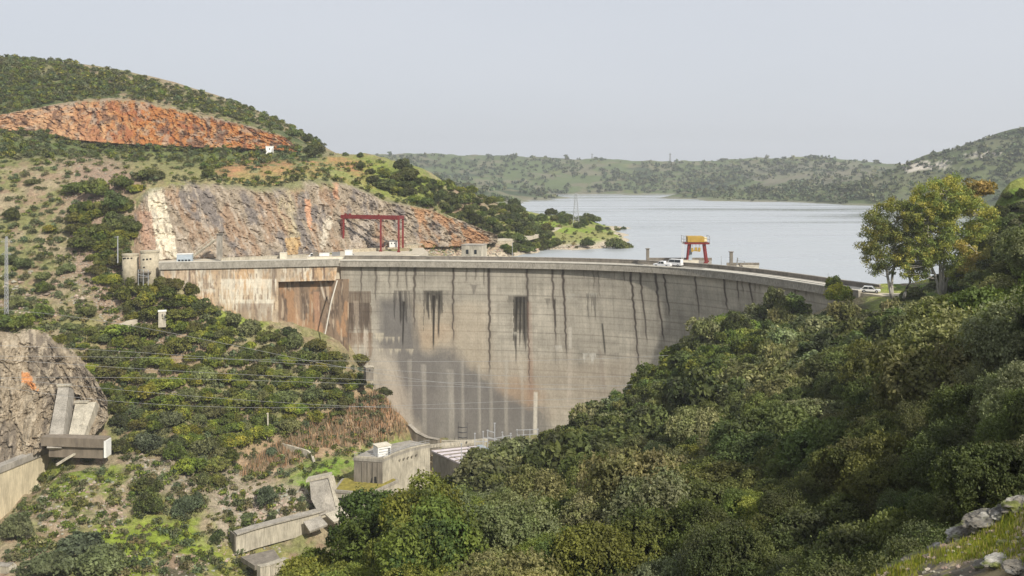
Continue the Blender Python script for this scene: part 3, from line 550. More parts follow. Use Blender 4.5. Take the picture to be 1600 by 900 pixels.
def build_dam():
    root = empty('arch_dam', 'huge curved grey concrete dam wall streaked with black drip stains, holding back the lake', 'dam', (0, 290, -85))
    inv = np.array((0, 290, -85))
    # wall: front sheet with fine cells, coarse back and sides
    ns = int(SL / .2); s = np.linspace(0, SL, ns); h = np.arange(0, 62.01, .3); c0 = crest(s); nn = cnorm(s)
    Pf = np.zeros((len(h), ns, 3)); o = roff(h)[:, None, None]; Pf[..., :2] = c0[None] - nn[None] * o; Pf[..., 2] = -28.9 - h[:, None]
    px = 800 + Pf[..., 0] / Pf[..., 1] * F; py = HZ - Pf[..., 2] / Pf[..., 1] * F
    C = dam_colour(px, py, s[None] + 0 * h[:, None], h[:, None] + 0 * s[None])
    Bk = Pf.copy(); Bk[..., :2] = c0[None] - nn[None] * (8.2 + h[:, None, None] * .12)
    st = 1; V = np.concatenate((Pf.reshape(-1, 3), Bk.reshape(-1, 3))) - inv; nv, nu = len(h), ns; i = np.arange(nv * nu).reshape(nv, nu)
    q = np.stack((i[:-1, :-1], i[1:, :-1], i[1:, 1:], i[:-1, 1:]), -1).reshape(-1, 4); of = nv * nu
    rim = np.concatenate((i[0], i[1:, -1], i[-1, -2::-1], i[-2:0:-1, 0])); r2 = np.roll(rim, -1)
    Fq = np.concatenate((q, q[:, ::-1] + of, np.stack((rim, r2, r2 + of, rim + of), -1)))
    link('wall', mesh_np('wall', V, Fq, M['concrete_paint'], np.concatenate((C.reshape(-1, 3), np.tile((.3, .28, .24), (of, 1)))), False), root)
    def strip(name, a0, a1, z0, z1, m, s0=0, s1=SL, n=160, par=root, cf=None):
        ss = np.linspace(s0, s1, n); c = crest(ss); nn = cnorm(ss); V = []
        for a, z in ((a0, z0), (a1, z0), (a1, z1), (a0, z1)): V.append(np.concatenate((c + nn * a, np.full((n, 1), z)), 1))
        V = np.stack(V, 1).reshape(-1, 3) - inv; i = np.arange(n - 1)[:, None] * 4; Fq = np.concatenate([i + np.array([[k, (k + 1) % 4, 4 + (k + 1) % 4, 4 + k]]) for k in range(4)])
        Fq = np.concatenate((Fq, [[0, 3, 2, 1]], [[4 * n - 4, 4 * n - 3, 4 * n - 2, 4 * n - 1]]))
        return link(name, mesh_np(name, V, Fq[:, ::-1], m), par)
    bm_ = mat('crest_beam', (.36, .33, .275), .9, n=((.5, 5, .7, 1.15, (1, 1, .5)), (3.5, 5, .55, 1.2, (1, 1, .35))), bump=(2.5, .3, .1))
    cap = mat('parapet_cap', (.52, .49, .42), .9, n=((.7, 4, .8, 1.1, (1, 1, 1)),))
    strip('crest_beam', 1.0, -.2, -29.1, -27.22, bm_); strip('parapet_cap', 1.15, -.1, -27.2, -26.95, cap)
    strip('roadway', -.25, -6.9, -29.0, -27.55, M['asphalt']); strip('kerb', -.26, -.75, -27.54, -27.36, M['concrete_dark'])
    strip('kerb', -5.9, -6.3, -27.54, -27.30, cap)
    strip('upstream_parapet', -6.95, -7.45, -28.6, -26.35, M['concrete_dark']); strip('upstream_cap', -6.85, -7.6, -26.34, -26.15, M['concrete'])
    # paler strip painting sunlight onto the roadway towards the right bank
    strip('sunlit_road_strip', -3.9, -5.8, -27.53, -27.40, cap, SL * .66, SL * 1.0, 60)
    # left gravity block: upper wall overhanging a recess
    a = PZ(251, 409.3, -26.3)[:2]; b = PZ(528, 404.2, -26.3)[:2]; d = (b - a) / np.linalg.norm(b - a); L = np.linalg.norm(b - a); nb = np.array((d[1], -d[0]))
    def face(name, s0, s1, z0, z1, back, fn, slope=0, stp=.22, thick=6.):
        nu = int((s1 - s0) / stp); nv = int((z1 - z0) / stp); ss = np.linspace(s0, s1, nu); zz = np.linspace(z1, z0, nv); Pf = np.zeros((nv, nu, 3)); hh = (z1 - zz)[:, None]
        sx = ss[None] - (slope * hh) * (ss[None] - s0) / (s1 - s0)
        Pf[..., 0] = a[0] + d[0] * sx - nb[0] * back; Pf[..., 1] = a[1] + d[1] * sx - nb[1] * back; Pf[..., 2] = zz[:, None]
        Bk = Pf - np.array((nb[0], nb[1], 0)) * thick; i = np.arange(nv * nu).reshape(nv, nu); q = np.stack((i[:-1, :-1], i[1:, :-1], i[1:, 1:], i[:-1, 1:]), -1).reshape(-1, 4); of = nv * nu
        rim = np.concatenate((i[0], i[1:, -1], i[-1, -2::-1], i[-2:0:-1, 0])); r2 = np.roll(rim, -1)
        px = 800 + Pf[..., 0] / Pf[..., 1] * F; py = HZ - Pf[..., 2] / Pf[..., 1] * F; C = fn(px, py, sx + 0 * hh, hh + 0 * sx).reshape(-1, 3)
        link(name, mesh_np(name, np.concatenate((Pf.reshape(-1, 3), Bk.reshape(-1, 3))) - inv, np.concatenate((q, q[:, ::-1] + of, np.stack((rim, r2, r2 + of, rim + of), -1))), M['concrete_paint'], np.concatenate((C, C))), root)
    def col_up(px, py, s, h):
        n1 = fbm(s / 6, h / 5, 0, 4, 601); n2 = fbm(s / .8, h / 5, 0, 4, 602); n3 = fbm(s / .35, h / 2.5, 0, 3, 603)
        c = np.zeros(px.shape + (3,)); c[:] = (.50, .39, .27); c = mixc(c, (.50, .34, .20), sstep(.5, .66, n1)); c = mixc(c, (.64, .59, .48), sstep(.5, .62, n2) * .8)
        c = mixc(c, (.20, .14, .10), sstep(.56, .66, n3) * .75); c = mixc(c, (.30, .25, .19), sstep(.5, .7, fbm(s / 2.5, h / 6, 5, 3, 604)) * .5)
        lift = np.abs((h % 2.) - 1.); c = c * (1 - .15 * np.clip(1 - lift / .12, 0, 1))[..., None]
        for x0, y1, w, k in ((296, 455, 3, .8), (305, 460, 2, .6), (427, 470, 5, .6), (472, 440, 2.4, .8), (489, 440, 3.4, .85), (506, 440, 3, .9), (430, 437, 4, .5)): c = mixc(c, (.12, .08, .06), seg(px, py, x0, 410, x0 + 1, y1, w, k))
        for x0, x1, y0, y1 in ((345, 432, 436, 470), (348, 430, 468, 490), (300, 340, 452, 462), (372, 378, 460, 466)): c = mixc(c, (.70, .66, .55), drip(px, py, s, x0, x1, y0, y1, x0, .75, 1.6, .9))
        c = mixc(c, (.22, .16, .12), drip(px, py, s, 370, 425, 474, 545, 611, .7, 1.2, .6)); return c
    def col_rec(px, py, s, h):
        n2 = fbm(s / .8, h / 9, 0, 4, 612); n1 = fbm(s / 3, h / 8, 0, 4, 613); c = np.zeros(px.shape + (3,)); c[:] = (.20, .145, .10)
        c = mixc(c, (.09, .065, .05), sstep(.5, .6, n2) * .8); c = mixc(c, (.40, .23, .12), sstep(.54, .64, n1) * .6); c = mixc(c, (.46, .37, .27), sstep(.62, .7, n2) * .7)
        c = mixc(c, (.42, .29, .19), seg(px, py, 463, 440, 466, 515, 8, .5, 2)); c = mixc(c, (.55, .48, .38), seg(px, py, 500, 438, 508, 470, 3, .8)); return mixc(c, (.45, .25, .15), seg(px, py, 494, 455, 498, 540, 9, .5, 3))
    s432 = L * .655; zc = -33.2
    face('abutment_wall', 0, L - .2, zc, -28.62, 0, col_up, .12)
    face('abutment_wall', 0, s432, -56, zc - .01, 0.02, lambda px, py, s, h: col_up(px, py, s, h + 5))
    face('recessed_wall', s432 - .3, L + 3.5, -60, zc - .02, 2.4, col_rec)
    m = MB(); pa = lambda s, k, z: (a[0] + d[0] * s + nb[0] * k - inv[0], a[1] + d[1] * s + nb[1] * k - inv[1], z - inv[2])
    m.slab([pa(-.5, .55, -28.6), pa(L + .4, .55, -28.6), pa(L + .4, .55, -26.5), pa(-.5, .55, -26.5)], (-nb[0] * 1.1, -nb[1] * 1.1, 0)); m.build('crest_beam', bm_, root)
    m = MB(); m.slab([pa(-.5, .65, -26.49), pa(L + .5, .65, -26.49), pa(L + .5, .65, -26.3), pa(-.5, .65, -26.3)], (-nb[0] * 1.3, -nb[1] * 1.3, 0)); m.build('parapet_cap', cap, root)
    m = MB(); m.tube([P(527, 438, 289) - inv, P(518, 470, 288) - inv, P(508, 522, 287.5) - inv], .22, 6); m.build('drain_pipe', mat('pale_pipe', (.6, .56, .48), .7), root)
    m = MB()
    for q in (664, 672, 680): m.tube([P(716, q + 3, 292.5) - inv, P(723, q + 4.2, 291.5) - inv, P(730, q + 3, 292.5) - inv], .16, 5)
    for x in (716, 730): m.tube([P(x, 660, 292.8) - inv, P(x, 690, 291.9) - inv], .08, 5)
    m.build('cable_rack', mat('dark_steel', (.06, .06, .06), .6), root)
    return root, a, d, L, nb
DAM, AB_A, AB_D, AB_L, AB_N = build_dam()
# road platform behind the gravity block, slab on the levelled yard
m = MB(); yz = -27.35
yard = [(-106, 285.5), (-56, 297.5), (-46, 305.5), (-33, 309), (-30, 330), (-34, 352), (-58, 341), (-80, 326), (-108, 310), (-116, 296)]
m.prism(yard, -46, yz); tag(m.build('service_yard', M['track']), kind='structure')
G0 = lambda px, Y, z: np.array(((px - 800) / F * Y, Y, z))
def ribbon(name, pts, w, m, lift=.25, n=60):
    pts = np.array(pts, float); d = np.concatenate(([0], np.cumsum(np.linalg.norm(np.diff(pts, axis=0), axis=1)))); q = np.linspace(0, d[-1], n)
    c = np.stack([np.interp(q, d, pts[:, k]) for k in range(3)], -1); t = np.gradient(c[:, :2], axis=0); t /= np.linalg.norm(t, axis=1, keepdims=True); nn = np.stack((t[:, 1], -t[:, 0]), -1)
    V = []
    for dx, dz in ((-w / 2, 0), (w / 2, 0), (w / 2, -1.6), (-w / 2, -1.6)): V.append(np.concatenate((c[:, :2] + nn * dx, c[:, 2:3] + dz + lift), 1))
    V = np.stack(V, 1).reshape(-1, 3); i = np.arange(n - 1)[:, None] * 4; Fq = np.concatenate([i + np.array([[k, (k + 1) % 4, 4 + (k + 1) % 4, 4 + k]]) for k in range(4)])
    return tag(link(name, mesh_np(name, V, Fq, m)), kind='structure')
ribbon('access_road', [P(640, 383, 352), P(700, 379.5, 372), P(760, 375.5, 388), P(812, 371.5, 404), P(842, 364, 430), P(866, 355.5, 455), P(880, 356, 470)], 5.5, M['track'], .1)
ribbon('footpath', [P(172, 513, 270), P(186, 509, 272), P(200, 503, 274), P(213, 500, 276)], 1.6, M['track'], .25)
ribbon('bank_road', [G0(1338, 223, -27.7), G0(1360, 219, -27.9), G0(1385, 216, -28), G0(1425, 213, -27.6)], 5.5, M['track'], .25)
# ------------------------------------------------------------------ structures
M['red'] = mat('red_paint', (.18, .022, .02), .5, n=((1.5, 3, .75, 1.15, (1, 1, .4)),), spec=.4)
M['yellow'] = mat('yellow_paint', (.42, .27, .05), .5, n=((1.5, 3, .8, 1.1, (1, 1, .4)),), spec=.4)
M['white'] = mat('white_paint', (.78, .77, .73), .6, n=((.8, 3, .85, 1.05, (1, 1, .4)),))
M['galv'] = mat('galvanised_steel', (.42, .43, .44), .5, metal=.3, n=((2, 3, .8, 1.1, (1, 1, 1)),))
M['steel'] = mat('grey_steel', (.22, .22, .22), .5); M['dark'] = mat('dark_rubber', (.02, .02, .02), .8)
M['glass'] = mat('dark_glass', (.02, .025, .03), .15, spec=.6); M['carwhite'] = mat('car_white', (.72, .72, .71), .3, spec=.6)
M['silver'] = mat('car_silver', (.40, .41, .42), .3, spec=.6, metal=.3); M['stone'] = mat('stone_masonry', (.42, .36, .26), .95, n=((1.2, 4, .6, 1.25, (1, 1, 1.6)), (5, 3, .75, 1.2, (1, 1, 2))), bump=(3, .6, .2))
M['tower'] = mat('old_tower_concrete', (.44, .385, .28), .95, n=((.8, 4, .72, 1.15, (1, 1, .8)), (3.4, 3, .78, 1.15, (1, 1, 3))), bump=(3, .4, .1))
M['bluegrey'] = mat('bluegrey_cladding', (.36, .42, .47), .6, n=((.7, 2, .9, 1.05, (1, 1, 4)),)); M['mauve'] = mat('pale_roof_sheet', (.60, .545, .56), .7, n=((.9, 4, .78, 1.12, (1, 1, 1)),))
M['roofred'] = mat('faded_roof_tile', (.30, .22, .17), .9); M['bark'] = mat('bark', (.11, .09, .07), .95, n=((3, 4, .7, 1.3, (1, 1, .3)),))
def rel(p, o): return np.array(p) - np.array(o)
# big red gantry crane on the left-bank yard
def gantry():
    zt = -27.35; A1 = PZ(536, 388, 0) if 0 else None
    c = {'a': ((537 - 800) / F * 341, 341), 'b': ((595 - 800) / F * 334, 334), 'c': ((623 - 800) / F * 331, 331), 'd': ((629.5 - 800) / F * 338, 338)}
    o = (c['b'][0], c['b'][1], zt); root = empty('gantry_crane', 'tall red steel gantry crane standing on the yard at the left end of the dam', 'crane', o)
    top = zt + 12.3
    for k in 'abcd':
        x, y = c[k]; m = MB(); m.box((x - o[0], y - o[1], 6.0), (.62, .62, 12.0)); m.box((x - o[0], y - o[1], .2), (1.1, 1.1, .4))
        g = m.build('leg', M['red'], root)
        if k in 'ab':
            m = MB(); sx = -.75 if k == 'a' else .8
            for q in (-.22, .22): m.bar((x - o[0] + sx + q, y - o[1] - .1, 0), (x - o[0] + sx + q, y - o[1] - .1, 11.6), .07)
            for z in np.arange(.6, 11.6, .45): m.bar((x - o[0] + sx - .22, y - o[1] - .1, z), (x - o[0] + sx + .22, y - o[1] - .1, z), .06)
            m.build('ladder', M['red'], g)
    def L(k): return np.array((c[k][0] - o[0], c[k][1] - o[1], 12.3))
    m = MB(); dx = (L('b') - L('a')) / np.linalg.norm(L('b') - L('a')); e0 = L('a') - dx * 1.2; e1 = L('c') + (0, 0, 0); m.bar(e0, e1, .7, 1.35); m.build('main_beam', M['red'], root)
    m = MB(); e2 = L('d'); m.bar(L('c') + (-.2, -.3, 0), e2 + (.2, .3, 0), .6, 1.1); m.build('side_beam', M['red'], root)
    m = MB(); b0 = L('a') + (0, 5.2, 0); m.bar(b0 + (-.9, 0, 0), e2, .55, 1.1); m.bar(L('a'), b0, .5, .9); m.build('rear_beam', M['red'], root)
    m = MB()
    for t in (.08, .16): p = e0 + (e1 - e0) * t; m.box((p[0], p[1], p[2] + .95), (.7, .8, .55))
    p = e0 + (e1 - e0) * .66; m.box((p[0], p[1], p[2] + .85), (.6, .7, .4)); m.build('hoist_trolley', M['red'], root)
gantry()
# yellow and red portal crane on the intake platform
def portal():
    Y = 290; o = P(1086, 408.6, Y); o[2] = -27.25; root = empty('portal_crane', 'small crane on splayed red legs with a yellow hoist cabin over the intake platform', 'crane', tuple(o)); root.scale = (1.3, 1.2, 1.12)
    w = 3.9; dp = 3.2
    for sx, sy in ((-1, -1), (1, -1), (-1, 1), (1, 1)):
        m = MB(); x0 = sx * w / 2 + (.9 if sy > 0 else 0); m.bar((x0 + sx * .35, sy * dp / 2, 0), (x0 * .9, sy * dp / 2 * .8, 5.2), .42); m.box((x0 + sx * .35, sy * dp / 2, .2), (.9, .6, .4)); m.build('leg', M['red'], root)
    m = MB(); m.box((0.2, 0, 5.5), (5.9, 3.6, .5)); m.build('deck_frame', M['red'], root)
    m = MB(); m.box((0, -.1, 6.6), (4.0, 2.6, 1.5)); m.box((-.2, 0, 7.42), (3.8, 2.8, .14)); hb = m.build('hoist_cabin', M['yellow'], root)
    m = MB(); m.box((2.35, -.1, 6.5), (.68, 2.2, 1.3)); m.build('end_box', mat('cream_paint', (.72, .62, .38), .6), root)
    m = MB()
    for x in (-3.0, 3.2):
        for y in (-1.8, 1.8): m.bar((x, y, 5.5), (x, y, 7.6), .1)
        for z in (6.6, 7.55): m.bar((x, -1.8, z), (x, 1.8, z), .08); m.bar((x, -1.8, z), (x * .75, -1.8, z), .08)
    m.build('guard_rail', M['steel'], root)
    m = MB()
    for q in (-.2, .2): m.bar((-3.4 + q, -1.9, 0), (-3.2 + q, -1.7, 6.6), .06)
    for z in np.arange(.4, 6.4, .45): m.bar((-3.6, -1.9, z), (-3.2, -1.9, z), .05)
    m.build('ladder', M['white'], root)
    m = MB()
    for x in (-.9, 0, .8): m.bar((x, -1.2, 5.3), (x, -1.2, 4.2), .07)
    m.box((-.9, -1.2, 3.7), (.5, .4, 1.1)); m.box((0, -1.2, 3.9), (.6, .4, .9)); m.box((.8, -1.2, 3.8), (.55, .4, 1.0)); m.bar((-1.0, -1.2, 3.6), (1.0, -1.2, 3.3), .3); m.build('hook_block', M['yellow'], root)
    m = MB(); m.box((-1.2, 0, 1.8), (.8, .8, 3.6)); m.build('winch_column', M['bluegrey'], root)
portal()
def platform(px0, px1, Ya, Yb, z, label):
    m = MB(); a = (px0 - 800) / F; b = (px1 - 800) / F; m.prism([(a * Ya, Ya), (b * Ya, Ya), (b * Yb, Yb), (a * Yb, Yb)], -40, z)
    root = empty('intake_platform', label, 'platform'); m.build('deck', M['stone'] if 0 else M['concrete'], root); m2 = MB()
    m2.box(((a * Yb + b * Yb) / 2, Yb - .2, z + .45), ((b - a) * Yb, .25, .9)); m2.build('parapet', M['concrete_dark'], root)
platform(1012, 1112, 284, 298, -27.3, 'concrete intake platform carrying the yellow topped portal crane')
platform(1135, 1186, 270, 281, -27.3, 'short concrete intake platform right of the portal crane')
def post(px, py0, py1, Y, w, name, label, m=None, cat='post', grp=None):
    b = P(px, py1, Y); h = (py1 - py0) / F * Y; root = empty(name, label, cat, tuple(b), 0, grp); q = MB(); q.box((0, 0, h / 2), (w, w, h)); q.build('shaft', m or M['concrete_dark'], root)
    q = MB(); q.box((0, 0, h + .1), (w * 1.5, w * 1.5, .2)); q.build('cap', M['concrete_dark'], root); return root
post(1012, 389, 408, 283, .85, 'concrete_post', 'short dark concrete post on the dam left of the white van')
post(1142.5, 394, 412, 272, .85, 'concrete_post', 'dark concrete post on the upstream edge right of the portal crane')
post(343, 366, 405, 298, 1.5, 'concrete_pillar', 'tall pale concrete pillar rising beside the stairs below the rock face', M['concrete'], 'pillar')
def vehicle(name, label, cat, p, L, W, H, rz, body, bed=False, grp=None):
    root = empty(name, label, cat, tuple(p), rz, grp); m = MB(); hb = H * .52
    prof = [(-L / 2, .35), (L / 2, .35), (L / 2, hb * .85), (L / 2 - .12, hb), (-L / 2, hb)]
    m.slab([(x, -W / 2, z) for x, z in prof], (0, W, 0))
    if bed: cab = [(L * .28, hb), (L * .12, H), (-L * .14, H), (-L * .17, hb)]
    elif H > 1.9: cab = [(L * .38, hb), (L * .27, H), (-L * .49, H), (-L * .5, hb)]
    else: cab = [(L * .26, hb), (L * .08, H), (-L * .32, H), (-L * .46, hb)]
    m.slab([(x, -W / 2 + .1, z) for x, z in cab], (0, W - .2, 0)); m.build('body', body, root)
    if bed:
        m = MB()
        for y in (-W / 2 + .06, W / 2 - .06): m.box((-L * .34, y, hb + .12), (L * .31, .08, .26))
        m.build('cargo_bed', body, root)
    x1 = cab[0][0] - .22; x0 = cab[3][0] + .2; t1 = cab[1][0] - .05; t0 = cab[2][0] + .1; zl = hb + .08; zh = H - .14
    for y in (-W / 2 + .095, W / 2 - .095):
        m = MB(); s = -1 if y < 0 else 1; xm = (x0 + x1) / 2
        for a, b, c, d in ((x0, xm - .06, xm - .06, t0), (xm + .06, x1, t1, xm + .06)): m.slab([(a, y, zl), (b, y, zl), (c, y, zh), (d, y, zh)], (0, s * .03, 0))
        m.build('side_window', M['glass'], root)
    m = MB(); dz = (zh - zl); m.slab([(x1 + .27, -W / 2 + .2, zl), (x1 + .27, W / 2 - .2, zl), (t1 + .13, W / 2 - .25, zh), (t1 + .13, -W / 2 + .25, zh)], (.03, 0, .02)); m.build('windscreen', M['glass'], root)
    for x in (-L * .31, L * .32):
        for y in (-W / 2 + .02, W / 2 - .02):
            m = MB(); m.tube([(x, y - .11, .34), (x, y + .11, .34)], .34, 14); wv = m.build('wheel', M['dark'], root)
            m = MB(); m.tube([(x, y - .125, .34), (x, y + .125, .34)], .19, 10); m.build('rim', M['silver'], wv)
    for y in (-W * .36, W * .36):
        m = MB(); m.box((L / 2, y, hb * .72), (.05, .3, .16)); m.build('headlight', M['white'], root)
        m = MB(); m.box((-L / 2, y * 1.1, hb * .75), (.05, .16, .25)); m.build('taillight', M['red'], root)
    return root
def on_crest(px, inset):
    ss = np.linspace(0, SL, 400); c = crest(ss) - cnorm(ss) * inset; k = np.argmin(np.abs(800 + c[:, 0] / c[:, 1] * F - px)); t = crest(ss[k] + .5) - crest(ss[k] - .5); return (c[k][0], c[k][1], -27.55), math.atan2(t[1], t[0])
p_, r_ = on_crest(1056, 4.5); vehicle('van', 'white van with dark side windows parked on the dam crest beside the portal crane', 'van', (p_[0], p_[1] + 1.2, -27.3), 4.9, 1.9, 2.15, r_ + R(180), M['carwhite'])
p_, r_ = on_crest(1036, 3.2); vehicle('pickup_truck', 'white flatbed pickup on the dam crest just left of the white van', 'pickup', (p_[0], p_[1], -27.5), 5.4, 1.9, 1.75, r_ + R(180), M['carwhite'], True)
pz = P(1360, 462, 218.5); vehicle('car', 'silver white car half hidden behind bushes at the right end of the dam', 'car', (pz[0], pz[1], -27.6), 4.4, 1.8, 1.5, R(-25), M['carwhite'])
vehicle('car', 'white car parked on the yard left of the red gantry crane', 'car', (-66, 309, yz), 4.3, 1.8, 1.5, R(10), M['carwhite'])
vehicle('car', 'grey car parked on the yard under the pale rock streak', 'car', (-104, 292.5, yz), 4.3, 1.8, 1.5, R(12), M['silver'])
# white block barriers and pale tanks on the crest
def block(name, label, cat, px, py, Y, d, m, rz=0, z=None, grp=None):
    p = P(px, py, Y)
    if z is not None: p[2] = z
    root = empty(name, label, cat, tuple(p), rz, grp); q = MB(); q.box((0, 0, d[2] / 2), d); q.build('body', m, root); q = MB(); q.box((0, 0, d[2] + .06), (d[0] + .15, d[1] + .15, .12)); q.build('lid', m, root); return root
M['cream'] = mat('cream_block', (.62, .57, .46), .85, n=((1, 3, .8, 1.1, (1, 1, 1)),))
block('barrier_block', 'long cream concrete block beside the legs of the portal crane', 'block', 1078, 408, 286, (5.2, .9, 1.1), M['cream'], 0, -27.3)
block('barrier_block', 'cream concrete block at the far right of the short intake platform', 'block', 1173, 415, 271, (4.6, 1.0, .85), M['cream'], R(-12), -27.3)
def hoist(px, Y):
    p = P(px, 414, Y); p[2] = -27.3; root = empty('gate_hoist', 'small pale gate hoist with a round drum on the short intake platform', 'hoist', tuple(p)); m = MB(); m.box((0, 0, .4), (2.6, 1.2, .8)); m.build('base', M['cream'], root)
    m = MB(); m.tube([(.3, -.7, .75), (.3, .7, .75)], .75, 18); m.build('drum', M['concrete_dark'], root); m = MB(); m.bar((-1.1, 0, .6), (-.8, 0, 3.1), .3); m.bar((-.8, 0, 2.2), (1.2, 0, 2.0), .12); m.bar((1.2, 0, 2), (1.3, 0, .6), .12); m.build('frame', M['steel'], root)
hoist(1157, 273)
# two round towers at the left springing
def round_tower(px, pt, pb, Y, r, label, holes):
    b = P(px, pb, Y); h = (pb - pt) / F * Y; root = empty('round_tower', label, 'tower', tuple(b)); q = MB()
    q.tube([(0, 0, -5), (0, 0, h * .2), (0, 0, h)], [r * 1.02, r, r * .98], 32); q.build('wall', M['tower'], root, True)
    q = MB(); q.tube([(0, 0, h), (0, 0, h + .5)], r * 1.04, 32); q.build('rim', M['tower'], root)
    for i, (a, z) in enumerate(holes): q = MB(); q.box((r * .99 * math.sin(a), -r * .99 * math.cos(a), z * h), (.55, .25, .4), a); q.build('window', M['dark'], root)
    return root
round_tower(204, 399, 427, 287, 2.45, 'shorter round concrete tower, left one of the pair beside the dam end', [(-.6, .86), (-.3, .88), (.1, .88), (.5, .88), (-.8, .2)])
round_tower(234, 394, 430, 285, 2.75, 'taller round concrete tower with dark slots, next to the left end of the dam', [(-.3, .72), (.1, .73), (.45, .74), (-.25, .38)])
r_ = empty('lookout_hut', 'small grey timber and metal landing between the feet of the round towers', 'hut', tuple(P(226, 433, 281))); q = MB(); q.box((0, 0, 1.5), (3.4, 2.2, .25)); q.box((0, 0, .0), (2.6, 2., .25)); q.build('deck', M['concrete_dark'], r_)
for x in (-1.5, 0, 1.5): q = MB(); q.bar((x, -1, -2.4), (x, -1, 2.3), .16); q.build('post', M['galv'], r_)
q = MB(); q.bar((-1.6, -1, 2.3), (1.6, -1, 2.3), .1); q.bar((-1.6, -1, .9), (1.6, -1, .3), .14); q.build('railing', M['galv'], r_)
# blue-grey cabin
def cabin():
    o = P(289, 405, 292); o[2] = yz; r = empty('site_cabin', 'blue grey metal cabin with a window band beneath the pale streak of rock', 'cabin', tuple(o), R(10)); m = MB(); m.box((0, 0, 1.45), (4.6, 2.6, 2.3)); m.build('walls', M['bluegrey'], r)
    m = MB(); m.box((0, 0, 2.68), (4.8, 2.8, .14)); m.build('roof', M['white'], r)
    for x in (-1.5, -.5, .5, 1.5): m = MB(); m.box((x, -1.32, .75), (.7, .06, .5)); m.build('window', M['glass'], r)
    m = MB(); m.box((0, 0, .2), (4.4, 2.4, .3)); m.build('plinth', M['white'], r)
cabin()
# stairs up the foot of the rock face
def stairs():
    a = P(296, 404, 297); b = P(338, 373, 303); r = empty('rock_stairs', 'pale railed stairway climbing the foot of the cliff to the tall pillar', 'stairs'); m = MB(); n = 18
    for i in range(n): p = a + (b - a) * i / n; m.box((p[0], p[1], p[2]), (.7, 1.4, .35), 0)
    m.slab([a + (0, .5, -.6), b + (0, .5, -.6), b + (0, .5, 0), a + (0, .5, 0)], (0, -1, 0)); m.build('steps', M['concrete_pale'], r); m = MB(); m.bar(a + (0, -.7, 1.1), b + (0, -.7, 1.1), .12)
    for i in range(7): p = a + (b - a) * i / 6; m.bar(p + (0, -.7, 0), p + (0, -.7, 1.1), .1)
    m.build('railing', M['concrete_pale'], r)
stairs()
# low walls and kerbs on the yard
def wall_run(name, label, pts, h, w, m, cat='wall', cap=True, grp=None, down=0):
    root = empty(name, label, cat, tuple(pts[0]), 0, grp); o = pts[0]; q = MB(); c = MB()
    for a, b in zip(pts[:-1], pts[1:]):
        a = np.array(a); b = np.array(b); d = (b - a)[:2]; d /= np.linalg.norm(d); n = np.array((d[1], -d[0], 0)) * w / 2
        q.slab([a + n - o - (0, 0, down), b + n - o - (0, 0, down), b + n - o + (0, 0, h), a + n - o + (0, 0, h)], -2 * n)
        if cap: n2 = n * 1.25; c.slab([a + n2 - o + (0, 0, h + .003), b + n2 - o + (0, 0, h + .003), b + n2 - o + (0, 0, h + .15), a + n2 - o + (0, 0, h + .15)], -2 * n2)
    q.build('masonry', m, root)
    if cap: c.build('coping', M['concrete_pale'] if m is not M['concrete_dark'] else M['concrete'], root)
    return root
G = lambda px, Y, z: np.array(((px - 800) / F * Y, Y, z))
wall_run('low_wall', 'long pale kerb wall along the yard behind the left parapet of the dam', [G(345, 298, yz), G(440, 307, yz), G(478, 310, yz)], .8, .5, M['concrete_pale'])
wall_run('low_wall', 'white edged retaining wall of the yard under the red gantry crane', [G(480, 302, yz - .2), G(560, 306, yz - .2), G(655, 312, yz - .2)], 1.0, .6, M['cream'], down=2)
wall_run('stone_wall', 'rough tan stone retaining wall along the lake road', [G(634, 345, -29), G(680, 362, -29.5), G(722, 374, -29.6), G(800, 386, -30.4)], 3.2, .8, M['stone'], down=4)
wall_run('stone_wall', 'stepped row of pale stones at the back of the yard below the gantry beam', [G(540, 330, yz), G(600, 338, yz), G(640, 342, yz)], 1.1, .7, M['stone'], cap=False)
def bits():
    # jumble of stored equipment on the yard
    for px, Y, d, mm, nm, lb, ct in ((545, 309, (2.4, 1.5, 2.4), M['white'], 'white_tank', 'rounded white tank on the yard at the foot of the left gantry leg', 'tank'), (507, 308, (3.2, 1.6, 1.5), M['white'], 'storage_box', 'white storage box beside the dark machinery on the yard', 'box'),
        (525, 309, (2.6, 1.4, 1.7), M['steel'], 'machine', 'dark grey machine between the white box and the white tank', 'machine'), (493, 306, (1.6, 2, 1.9), M['concrete_dark'], 'concrete_block', 'dark concrete block at the left corner of the gantry yard', 'block'), (443, 305, (2.2, 1.6, 1.9), M['cream'], 'concrete_block', 'cream concrete block below the yellow stained rock', 'block')):
        block(nm, lb, ct, px, 400, Y, d, mm, .1, yz)
    m = MB(); p = G(556, 311, yz); r = empty('steel_beam', 'dark steel beam leaning beside the white tank', 'beam', tuple(p)); m.bar((0, 0, 0), (-2.6, 0, 2.6), .3); m.build('beam', M['steel'], r); m = MB(); m.box((0, 0, .1), (.8, .5, .2)); m.build('foot', M['steel'], r)
bits()
